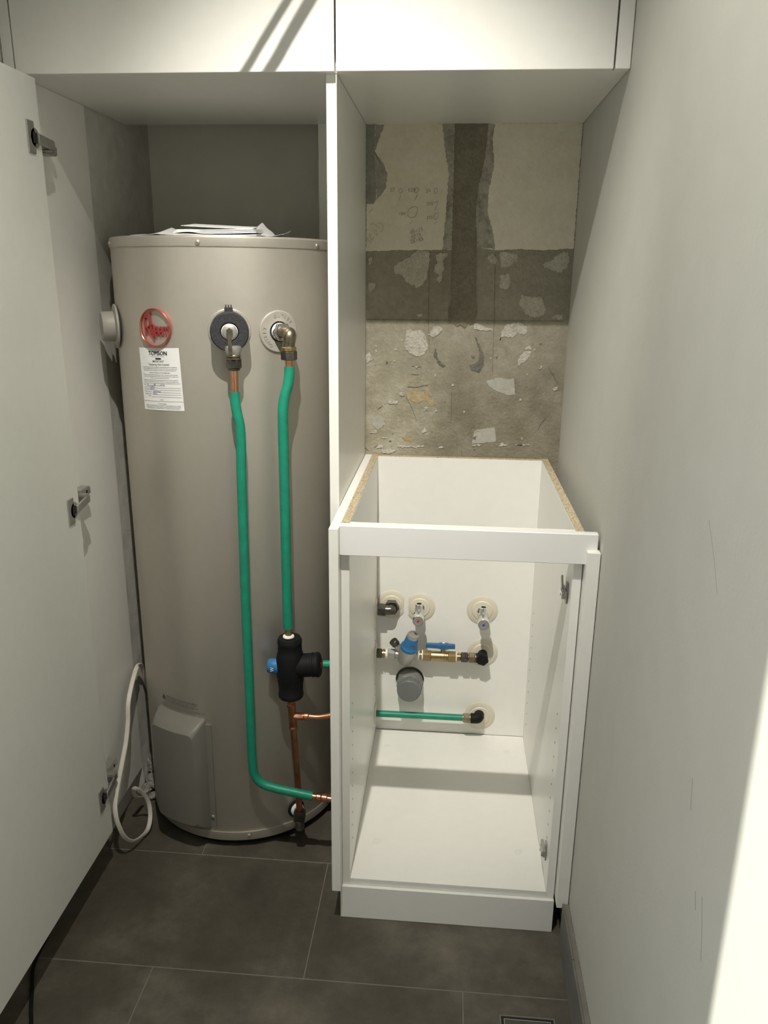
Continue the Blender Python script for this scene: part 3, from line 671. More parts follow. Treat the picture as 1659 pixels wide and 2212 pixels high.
def notice_print(t):
    for k, dx in enumerate((-.0005, 0, .0005)): line(t, 'TOMSON', .0475 + (k - 1) * .0003, w=.0455, h=.0080, x=dx, d=.0012 + k * .00001)
    line(t, 'PROFESSIONAL VALVES', .0443, w=.032, h=.0015)
    b = [(-.0065, .0390), (.0065, .0390), (.0070, .0396), (.0070, .0416), (.0065, .0422), (-.0065, .0422), (-.0070, .0416), (-.0070, .0396)]
    t.add([(*rot2(x + .001, y), .0012) for x, y in b], [tuple(range(8))])
    line(t, 'IMPORTANT', .0335, w=.0290, h=.0040, bold=.004)
    line(t, 'Tempering Valve Installed', .0275, w=.0520, h=.0042, bold=.004)
    rows = [('A tempering valve has been installed in this plumbing system in accordance', .0235, .086), ('with the AS3500 and local authority requirements. The valve mixes cold', .0203, .085), ('water with hot water to deliver warm water at a moderate temperature.', .0171, .082),
            ('THIS NOTE MUST NOT BE REMOVED', .0122, .052),
            ('We recommend that the tempering valve be checked at least annually', .0083, .086), ('to ensure its continued correct function. The valve should be replaced at', .0051, .088), ('intervals not exceeding five (5) years.', .0019, .046),
            ('Failure to comply with these requirements and those of the installation', -.0022, .086), ('instructions may allow the delivery of water at a dangerous temperature.', -.0054, .088),
            ('NOTE', -.0415, .009), ('TO THE PLUMBER', -.0497, .022),
            ('Details on the above label are completed for each tempering valve installed.', -.0530, .087), ('There is space for your contact details to be inserted. We recommend that', -.0558, .087), ('the label be placed on the water heater or in another prominent position.', -.0586, .083)]
    for s, y, w in rows: line(t, s, y, w=w, h=.0017, bold=.008)
    for s, y, x in (('Date:', -.0120, -.044), ('Location of Valve:', -.0165, -.044), ('Set Temperature:', -.0210, -.044), ("Plumber's Licence:", -.0255, -.044), ('Installed by: Name', -.0300, -.044), ('Phone:', -.0345, -.034)):
        line(t, s, y, h=.0018, x=x, bold=.006, align='l')
    for y, x0 in ((-.0080, -.046), (-.0126, -.036), (-.0170, -.026), (-.0215, -.026), (-.0260, -.022), (-.0305, -.022), (-.0350, -.025), (-.0440, -.050)):
        x1 = .047 if y > -.04 else .050
        if abs(y + .0126) < 1e-6: x1 = .012
        rib(t, [rot2(x0 + (x1 - x0) * k / 14, y) for k in range(15)], lambda a, b, d: (a, b, d), .00035, .0010, .0012)
MB().mat('ink').bent(-20.6, 1.0975, notice_print).build('print', nt_)
def handwriting(t):
    pl = lambda a, b, d: (a, b, d)
    for s, x, y, h in (('12', -.036, -.0122, .0032), ('08', -.017, -.0122, .0036), ('2 0 23', -.001, -.0122, .0032)): line(t, s, y, h=h, x=x, align='l', d=.0013)
    for x, y, n, a in ((-.027, -.0165, 8, .0030), (-.028, -.0212, 9, .0036), (-.020, -.0256, 16, .0026), (-.022, -.0301, 9, .0030)):
        rib(t, [rot2(x + i * .0011 + .0009 * math.cos(i * 1.9), y + a * (.5 + .5 * math.sin(i * 2.3))) for i in range(n + 3)], pl, .0004, .0010, .0013)
MB().mat('inkblue').bent(-20.6, 1.0975, handwriting).build('handwriting', nt_)

# flanges, collar, relief valve
def ring_flat(r0, r1, d0, d1, n=48, dish=0.0):
    def fn(t):
        vs = []; fs = []
        prof = [(r0, d0), (r0, d1), (r1 - .0018, d1 - dish), (r1, d1 - dish - .0014), (r1, d0)]
        for i in range(n):
            a = 2 * math.pi * i / n
            for r, d in prof: vs.append((r * math.cos(a), r * math.sin(a), d))
        k = len(prof)
        for i in range(n):
            for j in range(k - 1): fs.append((i * k + j, i * k + j + 1, ((i + 1) % n) * k + j + 1, ((i + 1) % n) * k + j))
        t.add(vs, fs)
    return fn
T1, Z1, T2, Z2 = 15.5, 1.196, 39.2, 1.192
f1 = MB().mat('tank').bent(T1, Z1, ring_flat(.010, .0410, .0, .0042)).build('flange', wh)
plabel(f1, 'round flange behind the dark foam collar')
f2 = MB().mat('tankplastic').bent(T2, Z2, ring_flat(.0205, .0410, .0, .0042)).mat('hole').bent(T2, Z2, ring_flat(.002, .0206, -.0005, .0008)).build('flange', wh)
plabel(f2, 'round outlet flange with raised OUTLET lettering')
def outlet_word(c0):
    def fn(t):
        for i, ch in enumerate('OUTLET'):
            a = math.radians(c0 - (i - 2.5) * 13.5)
            vs, fs, _ = text_geo(ch, h=.0062, bold=.01)
            ca, sa = math.cos(a - math.pi / 2), math.sin(a - math.pi / 2)
            for d in (.0050, .0044):
                t.add([(.0285 * math.cos(a) + x * ca - y * sa, .0285 * math.sin(a) + x * sa + y * ca, d) for x, y in vs], fs)
    return fn
for c0 in (72, 200, -38):
    MB().mat('tankplastic').bent(T2, Z2, outlet_word(c0)).build('lettering', f2)
n1 = tnorm(T1); t1 = ttan(T1); c1 = tank(T1, Z1, .004)
fc = MB().mat('foam').lathe([(.0170, .000), (.0355, .000), (.0365, .003), (.0365, .042), (.0345, .045), (.0185, .045), (.0170, .042)], c1, n1, 48, False, False)
fc.obox(c1 + n1 * .010 + Vector((0, 0, .0375)), (t1, n1, Vector(UPV)), (.016, .018, .012), .001)
for k in (-.005, 0, .005): fc.obox(c1 + n1 * .012 + t1 * k + Vector((0, 0, .0455)), (t1, n1, Vector(UPV)), (.0022, .014, .006), .0004)
plabel(fc.build('foam_collar', wh), 'dark grey foam insulation collar on the inlet')

# side port cap (left of the tank)
TS = -60.0; ns = tnorm(TS); cs_ = tank(TS, 1.193, .001)
sp = MB().mat('tankplastic').lathe([(.0435, 0), (.0455, .002), (.0450, .0045), (.0400, .006), (.031, .007), (.0305, .028), (.0285, .031), (.010, .032)], cs_, ns, 48)
sp.mat('hole').lathe([(.0400, -.004), (.0400, .001)], cs_, ns, 40)
plabel(sp.build('side_port_cap', wh), 'round stepped plastic cap on the left side of the tank')

# warning print
def warn_print(t):
    pl = lambda a, b, d: (a, b, d)
    t.add([(-.0545, .0150, .0009), (-.0435, .0150, .0009), (-.0490, .0265, .0009)], [(0, 1, 2)])
    line0 = lambda s, y, w, x, bold=.006, h=.0021: t.add([(px + x + w / 2, py + y, .0009) for px, py in text_geo(s, h=h, w=w, bold=bold)[0]], text_geo(s, h=h, w=w, bold=bold)[1])
    line0('WARNING', .0120, .012, -.0545, .01, .0022)
    for i, (s, w) in enumerate((('WARNING: THIS WATER HEATER CAN DELIVER WATER AT HIGH TEMPERATURE', .090), ('Refer to the installation instructions for delivery temperature', .088), ('requirements and for methods of reducing the temperature', .084), ('CAUTION: TURN OFF THE POWER SUPPLY before removing this cover', .091), ('Connection to be made by a licensed person only', .078))):
        line0(s, .0240 - i * .0036, w, -.0385, .012 if i in (0, 3) else .005)
    for i, (s, w) in enumerate((('WARNING: The heater must be full of water before the power is switched on. Do not', .124), ('operate the heater unless the cover is fitted and the lid is fully secured in place', .122), ('Isolate both supplies before working on the wiring of this unit', .098))):
        line0(s, .0046 - i * .0036, w, -.0545, .006)
    line0('Part A', -.0105, .010, .0480, .004, .0016)
MB().mat('ink').bent(-23.5, .3500, warn_print).build('warning_print', wh)
def tri_in(t):
    t.add([(-.0518, .0166, .0012), (-.0462, .0166, .0012), (-.0490, .0228, .0012)], [(0, 1, 2)])
MB().mat('coverplastic').bent(-23.5, .3500, tri_in).build('warning_triangle', wh)

# element cover
def cover(t):
    D = math.radians(1) * TR
    ub = (-40 + 22) * D, (-7.0 + 22) * D; uf = (-34.5 + 22) * D, (-10.5 + 22) * D
    zb = .050, .3425; zf = .082, .3190; d0, d1, R_ = .0, .040, .010
    n = 12
    layers = [(0, d0), (0.06, .006), (.55, .028), (.85, .0365), (1.0, d1), ]
    def rr(u0, u1, z0, z1, r):
        pts = []
        for cx_, cz_, a0 in ((u1 - r, z1 - r, 0), (u0 + r, z1 - r, 90), (u0 + r, z0 + r, 180), (u1 - r, z0 + r, 270)):
            for k in range(5):
                a = math.radians(a0 + k * 22.5); pts.append((cx_ + r * math.cos(a), cz_ + r * math.sin(a)))
            # extra points along edges so the bend stays round
        out = []
        for i in range(len(pts)):
            a, b = pts[i], pts[(i + 1) % len(pts)]
            m_ = 8 if abs(a[0] - b[0]) > .02 else 1
            for q in range(m_): out.append((a[0] + (b[0] - a[0]) * q / m_, a[1] + (b[1] - a[1]) * q / m_))
        return out
    L = []
    for f, d in layers:
        L.append([(x, z, d) for x, z in rr(ub[0] + (uf[0] - ub[0]) * f, ub[1] + (uf[1] - ub[1]) * f, zb[0] + (zf[0] - zb[0]) * f, zb[1] + (zf[1] - zb[1]) * f, .006 + .006 * f)])
    m_ = len(L[0]); vs = [p for l in L for p in l]; fs = []
    for i in range(len(L) - 1):
        for k in range(m_): fs.append((i * m_ + k, i * m_ + (k + 1) % m_, (i + 1) * m_ + (k + 1) % m_, (i + 1) * m_ + k))
    # front: strips pairing top and bottom points by u
    fr = L[-1]; base = (len(L) - 1) * m_
    top = sorted([k for k in range(m_) if fr[k][1] > .2], key=lambda k: fr[k][0]); bot = sorted([k for k in range(m_) if fr[k][1] <= .2], key=lambda k: fr[k][0])
    for a in range(min(len(top), len(bot)) - 1): fs.append((base + bot[a], base + bot[a + 1], base + top[a + 1], base + top[a]))
    t.add(vs, fs)
def cover_flange(t):
    D = math.radians(1) * TR; u0, u1 = (-43 + 22) * D, (-4.0 + 22) * D
    n = 16; vs = []; fs = []
    for d in (0.0, .0028):
        for z in (.058, .329):
            for i in range(n + 1): vs.append((u0 + (u1 - u0) * i / n, z, d))
    w = n + 1
    for i in range(n):
        fs += [(2 * w + i, 2 * w + i + 1, 3 * w + i + 1, 3 * w + i), (i, i + 1, 2 * w + i + 1, 2 * w + i), (w + i, w + i + 1, 3 * w + i + 1, 3 * w + i)]
    fs += [(0, w, 3 * w, 2 * w), (n, w + n, 3 * w + n, 2 * w + n)]
    t.add(vs, fs)
ec = MB().mat('coverplastic').bent(-22, 0, cover).bent(-22, 0, cover_flange).build('element_cover', wh, sharp=28)
plabel(ec, 'raised plastic cover over the heating element')
screw(-5.6, .0865, .0028).build('screw', ec)

# ================================================================== PIPES ON THE HEATER
VY = -.445
p1 = thing('inlet_pipe', 'long green lagged pipe from the foam collar down and right along the tank', 'pipe', (-.165, VY, .17))
q = tank(T1, 1.196, .036); q2 = tank(T1, 1.196, .060)
ip = MB().mat('ptfe').lathe([(.0120, -.030), (.0150, 0), (.0155, .001), (.0155, .010), (.0140, .0120)], q, n1, 32, True, False).mat('copperold').lathe([(.0140, .0120), (.0132, .0125)], q, n1, 32, False, False).mat('satin').lathe([(.0132, .0125), (.0110, .0135), (.003, .0140)], q, n1, 32, False, True)
plabel(ip.build('valve_head', p1), 'round pale valve head in the collar')
lv = MB().mat('bronze').obox(q2 + Vector((.000, -.001, -.0165)), (t1, n1, Vector(UPV)), (.0072, .007, .050), .002, 2)
lv.obox(tank(T1, 1.196, .050), (t1, n1, Vector(UPV)), (.012, .016, .013), .002, 2)
plabel(lv.build('lever', p1), 'thin dull metal lever')
bx, by = -.1665, VY
el = MB().mat('satin').lathe([(.0125, 0), (.0135, .003), (.0165, .010), (.0160, .016), (.0110, .018)], (bx, by, 1.1530), (0, 0, 1), 28)
el.mat('bronze').lathe([(.0120, 0), (.0145, .0015), (.0145, .0035), (.0118, .0050), (.0140, .0065), (.0140, .0085), (.0125, .0100)], (bx, by, 1.1440), (0, 0, 1), 28)
plabel(el.build('elbow', p1), 'aged brass elbow below the collar')
plabel(MB().mat('olddark').hexn((bx, by, 1.1450), (bx, by, 1.1280), .0145, .3).cyl((bx, by, 1.1285), (bx, by, 1.1240), .0115, 24, bev=.001).build('compression_nut', p1), 'dark hexagonal nut')
plabel(MB().mat('copper').cyl((bx, by, 1.1260), (bx - .0005, by, 1.070), .0076, 24).build('copper_pipe', p1), 'bare copper length')
g1 = MB().mat('green').tube([(-.1672, VY, 1.0830), (-.1671, VY, 1.066), (-.1645, VY, 1.043), (-.1600, VY, 1.018), (-.1590, VY, .985), (-.1605, VY, .93), (-.1620, VY, .80), (-.1635, VY, .65), (-.1635, VY, .48), (-.1640, VY, .32), (-.1635, VY, .262), (-.1595, VY, .228), (-.1440, VY, .207), (-.1150, VY, .197), (-.066, VY, .188), (-.030, VY, .182)], .0098, 20)
plabel(g1.build('lagging', p1), 'green plastic lagging bent sideways at the bottom')
cf = MB().mat('copper').cyl((-.034, VY, .1825), (-.020, VY, .1805), .0068, 20).lathe([(.0068, 0), (.0090, .002), (.0092, .010), (.0075, .012), (.0092, .014), (.0092, .024), (.0066, .026)], (-.022, VY, .181), (1, 0, -.10), 24).cyl((.000, VY, .1785), (.0203, VY, .1770), .0066, 20)
plabel(cf.build('copper_coupling', p1), 'copper coupling next to the dividing panel')

n2 = tnorm(T2); t2 = ttan(T2); PX, PY = -.0685, -.4000
p2 = thing('outlet_pipe', 'shorter green lagged pipe from the OUTLET elbow down to the black valve', 'pipe', (-.083, -.411, .56))
c2 = tank(T2, Z2, .0)
en = MB().mat('ptfe').lathe([(.0150, .001), (.0172, .003), (.0168, .012), (.0140, .015)], c2, n2, 24).mat('chrome').lathe([(.0178, .010), (.0190, .012), (.0190, .020), (.0165, .022)], c2, n2, 6)
plabel(en.build('union_nut', p2), 'bright nut with white thread tape')
e2 = MB().mat('bronze').tube([c2 + n2 * .018, c2 + n2 * .030, c2 + n2 * .044 + Vector((.001, 0, -.001)), Vector((PX, PY, 1.187)) + n2 * .004, Vector((PX, PY, 1.172)), Vector((PX, PY, 1.158))], .0120, 24)
plabel(e2.build('elbow', p2), 'dull brass elbow')
plabel(MB().mat('brass').cyl((PX, PY, 1.166), (PX, PY, 1.158), .0145, 28, bev=.001).mat('olddark').hexn((PX, PY, 1.158), (PX, PY, 1.141), .0158, .2).build('compression_nut', p2), 'dark nut below the brass elbow')
plabel(MB().mat('copper').cyl((PX, PY, 1.143), (PX, PY, 1.120), .0078, 20).build('copper_pipe', p2), 'short bare copper length')
g2 = MB().mat('green').tube([(-.0685, -.400, 1.128), (-.0688, -.4005, 1.112), (-.0715, -.403, 1.094), (-.0785, -.408, 1.066), (-.0815, -.411, 1.036), (-.0818, -.411, .98), (-.0820, -.411, .90), (-.0825, -.411, .74), (-.0828, -.411, .60), (-.0822, -.411, .575)], .0104, 20)
plabel(g2.build('lagging', p2), 'green plastic lagging')
plabel(MB().mat('brass').cyl((-.0822, -.411, .580), (-.0815, -.411, .556), .0072, 20).build('copper_pipe', p2), 'bare end entering the black valve')

# tempering valve in black insulation
VX, VY2 = -.0795, -.4115
tv = thing('tempering_valve', 'tempering valve in a black insulation jacket with a blue cap', 'valve', (VX, VY2, .41))
J = MB().mat('black').lathe([(.012, .552), (.0235, .5535), (.0265, .547), (.0265, .540), (.0255, .538), (.0265, .520), (.0280, .517), (.0285, .512), (.0300, .505), (.0300, .460), (.0285, .455), (.0285, .450), (.0275, .446), (.0270, .440), (.0265, .424), (.0275, .421), (.0275, .414), (.0255, .411), (.010, .4085)], (VX, VY2, 0), (0, 0, 1), 40)
plabel(J.build('jacket', tv), 'black moulded insulation jacket')
Br = MB().mat('black').lathe([(.0255, 0), (.0255, .032), (.0268, .033), (.0268, .036), (.0255, .037), (.0255, .040), (.0272, .041), (.0272, .047), (.0240, .050), (.008, .051)], (VX + .016, VY2, .487), (1, 0, .10), 40)
plabel(Br.build('branch_jacket', tv), 'black side branch of the jacket')
bcap = MB().mat('blue').lathe([(.0165, 0), (.0165, .010), (.0160, .022), (.0145, .0245), (.004, .025)], (VX - .024, VY2, .483), (-1, 0, .02), 32)
bcap = bcap.build('adjuster_cap', tv); plabel(bcap, 'blue round adjuster cap')
vs, fs, _ = text_geo('W', h=.0085, bold=.012)
MB().mat('paper').add([(VX - .0335 - py * .9, VY2 - .0166, .483 + px * .85) for px, py in vs], fs).build('lettering', bcap)
plabel(MB().mat('ptfe').lathe([(.0085, 0), (.0125, .001), (.0115, .004), (.0078, .005)], (-.0817, -.4112, .5535), (0, 0, 1), 24).build('thread_tape', tv), 'white thread tape at the top inlet')
tb = MB().mat('copperold').obox((VX + .0695, VY2, .4925), ((1, 0, 0), (0, 1, 0), (0, 0, 1)), (.009, .014, .013), .002, 2).mat('green').cyl((VX + .073, VY2, .4930), (.0203, VY2, .4950), .0085, 20)
plabel(tb.build('branch_pipe', tv), 'short green branch pipe to the right')

# copper riser below the valve
rs = thing('copper_riser', 'copper pipe with tee below the black valve down to the bottom tank fitting', 'pipe', (-.075, -.405, .08))
plabel(MB().mat('copperold').tube([(VX, VY2, .4105), (VX + .001, VY2, .380), (VX + .004, VY2 + .002, .30), (VX + .0085, VY2 + .006, .20), (VX + .011, VY2 + .010, .100)], .0072, 20).build('riser', rs), 'long aged copper pipe')
te = MB().mat('copperold').lathe([(.0078, .384), (.0096, .386), (.0096, .392), (.0078, .394)], (VX, VY2, 0), (0, 0, 1), 24).cyl((VX + .0005, VY2, .388), (VX + .003, VY2 + .001, .333), .0088, 24, bev=.001).lathe([(.0078, .328), (.0098, .330), (.0098, .335), (.0080, .338)], (VX + .003, VY2 + .001, 0), (0, 0, 1), 24)
te.mat('copper').lathe([(.0080, .004), (.0088, .012), (.0088, .020), (.0094, .022), (.0094, .025), (.0080, .026), (.0094, .028), (.0092, .036), (.0070, .038)], (VX + .002, VY2, .362), (1, 0, .02), 24)
plabel(te.build('tee', rs), 'copper tee with a branch to the right')
plabel(MB().mat('copper').tube([(VX + .038, VY2, .3627), (VX + .060, VY2, .3625), (VX + .080, VY2 + .002, .3655), (.0203, VY2 + .004, .371)], .0070, 20).build('branch_pipe', rs), 'bright copper branch to the dividing panel')
c3 = tank(42.0, .0775, .0); n3 = tnorm(42.0); ex = Vector((VX + .0115, VY2 + .0115, .083))
be = MB().mat('olddark').cyl((ex.x, ex.y, .108), (ex.x, ex.y, .088), .0130, 6, .3, .001).tube([Vector((ex.x, ex.y, .092)), Vector((ex.x, ex.y, .083)), Vector((ex.x, ex.y, .079)) - n3 * .006, c3 + n3 * .012], .0115, 20).cyl((ex.x, ex.y - .004, .082), (ex.x + .001, ex.y - .010, .062), .0105, 20, bev=.002)
plabel(be.build('elbow', rs), 'blackened brass elbow at the tank bottom')
bn = MB().mat('hole').bent(42.0, .0775, ring_flat(.002, .0215, 0, .0012), TR).mat('black').lathe([(.0205, 0), (.0215, .003), (.0190, .005)], c3, n3, 32).mat('ptfe').lathe([(.0130, .002), (.0165, .004), (.0160, .010), (.0135, .012)], c3, n3, 20)
plabel(bn.build('thread_tape', rs), 'bottom tank fitting wrapped in white tape')

# ================================================================== PLUMBING IN THE BASE CABINET
PB = -.0162
def plate(x, z, r, flat=None):
    t = MB().mat('whiteplastic'); n = 56
    prof = [(.0125, .0), (.0125, .0072), (r * .62, .0060), (r * .68, .0036), (r - .003, .0026), (r, .0008), (r, 0)]
    vs = []; fs = []; k = len(prof)
    for i in range(n):
        a = 2 * math.pi * i / n
        for rad, d in prof:
            px, pz = rad * math.cos(a), rad * math.sin(a)
            if flat and flat[0] * px > flat[1]: px = flat[0] * flat[1]
            vs.append((x + px, PB - d, z + pz))
    for i in range(n):
        for j in range(k - 1): fs.append((i * k + j, i * k + j + 1, ((i + 1) % n) * k + j + 1, ((i + 1) % n) * k + j))
    return t.add(vs, fs)
GP = 'cream cover plates on the back panel'
for x, z, r, f, l in ((.1130, .470, .0395, (1, .0315), 'cream cover plate with a trimmed right side behind the dark elbow, top left'), (.1870, .465, .0400, (-1, .0300), 'cream cover plate behind the red-dotted stop tap'),
                      (.3500, .464, .0405, None, 'cream cover plate behind the blue-dotted stop tap'), (.3560, .342, .0400, None, 'cream cover plate behind the elbow of the brass valve row'), (.3570, .153, .0410, None, 'cream cover plate behind the green pipe elbow, lowest on the panel')):
    tag(plate(x, z, r, f).build('cover_plate', loc=(x, PB, z)), l, 'cover plate', GP)
def side_plate(y, z):
    return MB().mat('whiteplastic').lathe([(.0300, 0), (.0300, .0012), (.0270, .0026), (.0130, .0040), (.0125, 0)], (.0731, y, z), (1, 0, 0), 40, False, False)
for y, z, l in ((-.0485, .468, 'cream plate edge-on on the left cabinet side, at the dark elbow'), (-.0485, .341, 'cream plate edge-on on the left cabinet side, at the grey valve'), (-.0485, .162, 'cream plate edge-on on the left cabinet side, at the green pipe')):
    tag(side_plate(y, z).build('cover_plate', loc=(.0731, y, z)), l, 'cover plate', 'cream cover plates on the left cabinet side')

def stop_tap(x, z, dot, lab):
    t = thing('stop_tap', lab, 'tap', (x, PB, z), 'chrome stop taps')
    Y = (0, -1, 0)
    MB().mat('chrome').lathe([(.0120, .0), (.0120, .020), (.0135, .024), (.0135, .040), (.0105, .044), (.0105, .052)], (x, PB, z), Y, 32).build('body', t)
    MB().mat('chrome').lathe([(.0100, 0), (.0096, .004), (.0096, .0245), (.0088, .0250), (.0066, .0250)], (x, -.050, z + .003), (0, 0, 1), 32, True, False).mat('hole').cyl((x, -.050, z + .0240), (x, -.050, z + .0246), .0068, 24).build('outlet', t)
    MB().mat('chrome').lathe([(.0112, 0), (.0140, .003), (.0146, .008), (.0146, .026), (.0136, .0295), (.004, .0300)], (x, -.0660, z - .001), Y, 40).mat('satin').cyl((x, -.0961, z - .001), (x, -.0964, z - .001), .0125, 32).build('handle', t)
    plabel(MB().mat(dot).cyl((x, -.0964, z - .001), (x, -.0969, z - .001), .0032, 20).build('marker', t), dot.replace('dot', ' dot'))
stop_tap(.1855, .4610, 'reddot', 'chrome stop tap with a red dot on its handle')
stop_tap(.3510, .4590, 'bluedot', 'chrome stop tap with a blue dot on its handle')

RY = -.0475
e1 = thing('elbow_fitting', 'dark chrome elbow with nut pointing left, top left in the base cabinet', 'pipe fitting', (.113, RY, .468))
plabel(MB().mat('ptfe').cyl((.114, PB - .006, .468), (.114, -.030, .468), .0165, 24).mat('olddark').hexn((.113, -.024, .468), (.113, -.040, .468), .0205).tube([(.113, -.034, .468), (.113, -.046, .468), (.110, -.0485, .4675), (.096, -.0485, .4672)], .0128, 24).build('elbow', e1), 'dark elbow body')
plabel(MB().mat('olddark').hexn((.0790, -.0485, .467), (.0990, -.0485, .467), .0175, .52).mat('chrome').cyl((.0735, -.0485, .467), (.080, -.0485, .467), .0100, 20).build('compression_nut', e1), 'shiny hexagonal nut')

VZ = .3415
def X(px): return .155 + .00122 * (px - 878)
def seg(t, mat, a, b, r, n=28, hx=False, bev=.001):
    t.mat(mat)
    if hx: t.cyl((X(a), RY, VZ), (X(b), RY, VZ), r, 6, .52, bev)
    else: t.cyl((X(a), RY, VZ), (X(b), RY, VZ), r, n, 0, bev)
    return t
pv = thing('pressure_valve', 'grey pressure limiting valve with a blue cap leaning right', 'valve', (.155, RY, VZ))
b1 = MB(); seg(b1, 'satin', 838, 854, .0148, hx=True); seg(b1, 'satin', 854, 890, .0105); seg(b1, 'satin', 888, 904.5, .0148, hx=True)
ax = Vector((.24, -.26, .93)).normalized(); c0 = Vector((.150, RY - .001, .3215))
b1.lathe([(.008, -.006), (.0150, -.003), (.0190, .004), (.0205, .014), (.0215, .020), (.0225, .026), (.0225, .046), (.0218, .048)], c0, ax, 40)
b1.cyl((.146, RY, .348), (.1265, RY - .006, .374), .0100, 24, bev=.001)
plabel(b1.build('body', pv), 'dull grey cast body')
sc = MB().mat('olddark').cyl((.1280, RY - .0055, .372), (.1195, RY - .008, .3835), .0115, 28, bev=.001)
plabel(sc.build('port_cap', pv), 'small dark port cap')
bl = MB().mat('blue').lathe([(.0222, .047), (.0228, .050), (.0228, .056), (.0195, .060), (.0185, .064), (.0160, .088), (.0152, .089)], c0, ax, 40).mat('satin').lathe([(.0156, .086), (.0150, .097), (.0140, .099), (.0105, .099), (.0100, .096), (.002, .096)], c0, ax, 40)
bl = bl.build('adjuster_cap', pv); plabel(bl, 'blue cap with a grey top')
a_, u_, v_ = frame(ax); fdir = Vector((.35, -1, 0)); fdir = (fdir - ax * fdir.dot(ax)).normalized(); sdir = ax.cross(fdir) * -1
if sdir.x < 0: sdir = -sdir
vs, fs, _ = text_geo('IN', h=.009, bold=.01)
MB().mat('inkgrey').add([tuple(c0 + ax * (.068 + py) + (fdir * math.cos(px / .0178) + sdir * math.sin(px / .0178)) * (.0182 - (py / .009) * .0011 + .0004)) for px, py in vs], fs).build('lettering', bl)
nl = MB(); seg(nl, 'olddark', 812.0, 825, .0140, hx=True); seg(nl, 'brass', 825, 835, .0105); seg(nl, 'brass', 828, 830.5, .0130); seg(nl, 'ptfe', 833, 838.3, .0122)
plabel(nl.build('inlet_nipple', pv), 'brass nipple and dark nut at the cabinet side')

bv = thing('ball_valve', 'brass ball valve with a blue lever handle', 'valve', (.25, RY, VZ))
b2 = MB(); seg(b2, 'ptfe', 904.2, 906.5, .0135); seg(b2, 'brass', 906, 912, .0105); seg(b2, 'brass', 907.5, 909.5, .0135); seg(b2, 'ptfe', 911.5, 914.5, .0142)
b2 = b2.build('nipple', bv); plabel(b2, 'brass nipple with white thread tape')
b3 = MB(); seg(b3, 'brass', 914, 931.5, .0158, hx=True); seg(b3, 'brass', 931, 959, .0135); seg(b3, 'brass', 958, 968.5, .0128); seg(b3, 'brass', 960, 962, .0138); seg(b3, 'brass', 964, 966, .0138); seg(b3, 'brass', 968, 984.5, .0158, hx=True)
b3.cyl((.2515, RY, VZ), (.2515, RY, .366), .0062, 20)
plabel(b3.build('body', bv), 'yellow brass body')
def lever_poly():
    return [(-.0470, -.0050), (-.0460, .0045), (-.0140, .0062), (-.0085, .0098), (.0085, .0098), (.0140, .0062), (.0290, .0045), (.0300, -.0045), (.0140, -.0062), (.0085, -.0098), (-.0085, -.0098), (-.0140, -.0066)]
lv = MB().mat('bluedk').prism(lever_poly(), lambda a, b, d: (.2525 + a, RY + b, .366 + d), 0, .0105).lathe([(.0105, 0), (.0110, .003), (.0105, .0125), (.0075, .0135)], (.2525, RY, .3655), (0, 0, 1), 32)
lv.mat('chrome').lathe([(.0055, 0), (.0055, .003), (.003, .0042)], (.2525, RY, .3785), (0, 0, 1), 6)
plabel(lv.build('lever', bv), 'blue two-winged lever')
oe = MB(); seg(oe, 'ptfe', 984.3, 987, .0135); seg(oe, 'brass', 987, 996, .0100); seg(oe, 'brass', 989, 991, .0128); seg(oe, 'brass', 993, 994.5, .0128); seg(oe, 'olddark', 996, 1010.5, .0146, hx=True)
plabel(oe.build('outlet_nut', bv), 'brass nipple and dark nut')
ef = thing('elbow_fitting', 'blackened elbow with brown nut at the right end of the brass valve row', 'pipe fitting', (.355, RY, VZ))
f_ = MB(); seg(f_, 'copperold', 1010.6, 1013, .0095); seg(f_, 'bronze', 1012.5, 1026, .0148, hx=True); seg(f_, 'bronze', 1026, 1030, .0125)
plabel(f_.build('compression_nut', ef), 'brown compression nut')
plabel(MB().mat('black').tube([(.338, RY, VZ), (.349, RY, VZ), (.3545, RY + .003, VZ), (.356, PB - .006, VZ)], .0128, 24).hexn((.3545, RY - .013, VZ), (.3545, RY + .012, VZ), .0165, .26).build('elbow', ef), 'blackened elbow')

dp = thing('waste_pipe', 'grey plastic waste pipe with taped end poking out of the round hole', 'pipe', (HX, -.04, .250))
plabel(MB().mat('pvc').lathe([(.0290, 0), (.0290, .028), (.0315, .030), (.0320, .034), (.0320, .064), (.0310, .068), (.0290, .070), (.004, .0712)], (HX + .001, -.012, .2515), (0, -1, .0), 48).build('pipe', dp), 'grey plastic pipe end')
tp = MB().mat('tape').lathe([(.0310, .006), (.0335, .012), (.0345, .020), (.0332, .027), (.0342, .034), (.0336, .041), (.0345, .047), (.0322, .052)], (HX + .001, -.008, .2512), (0, -1, .0), 44, False, False)
tp.v = [(x + random.uniform(-.0010, .0010), y + random.uniform(-.0030, .0030), z + random.uniform(-.0010, .0010)) for x, y, z in tp.v]
plabel(tp.build('tape', dp), 'wrinkled grey tape')

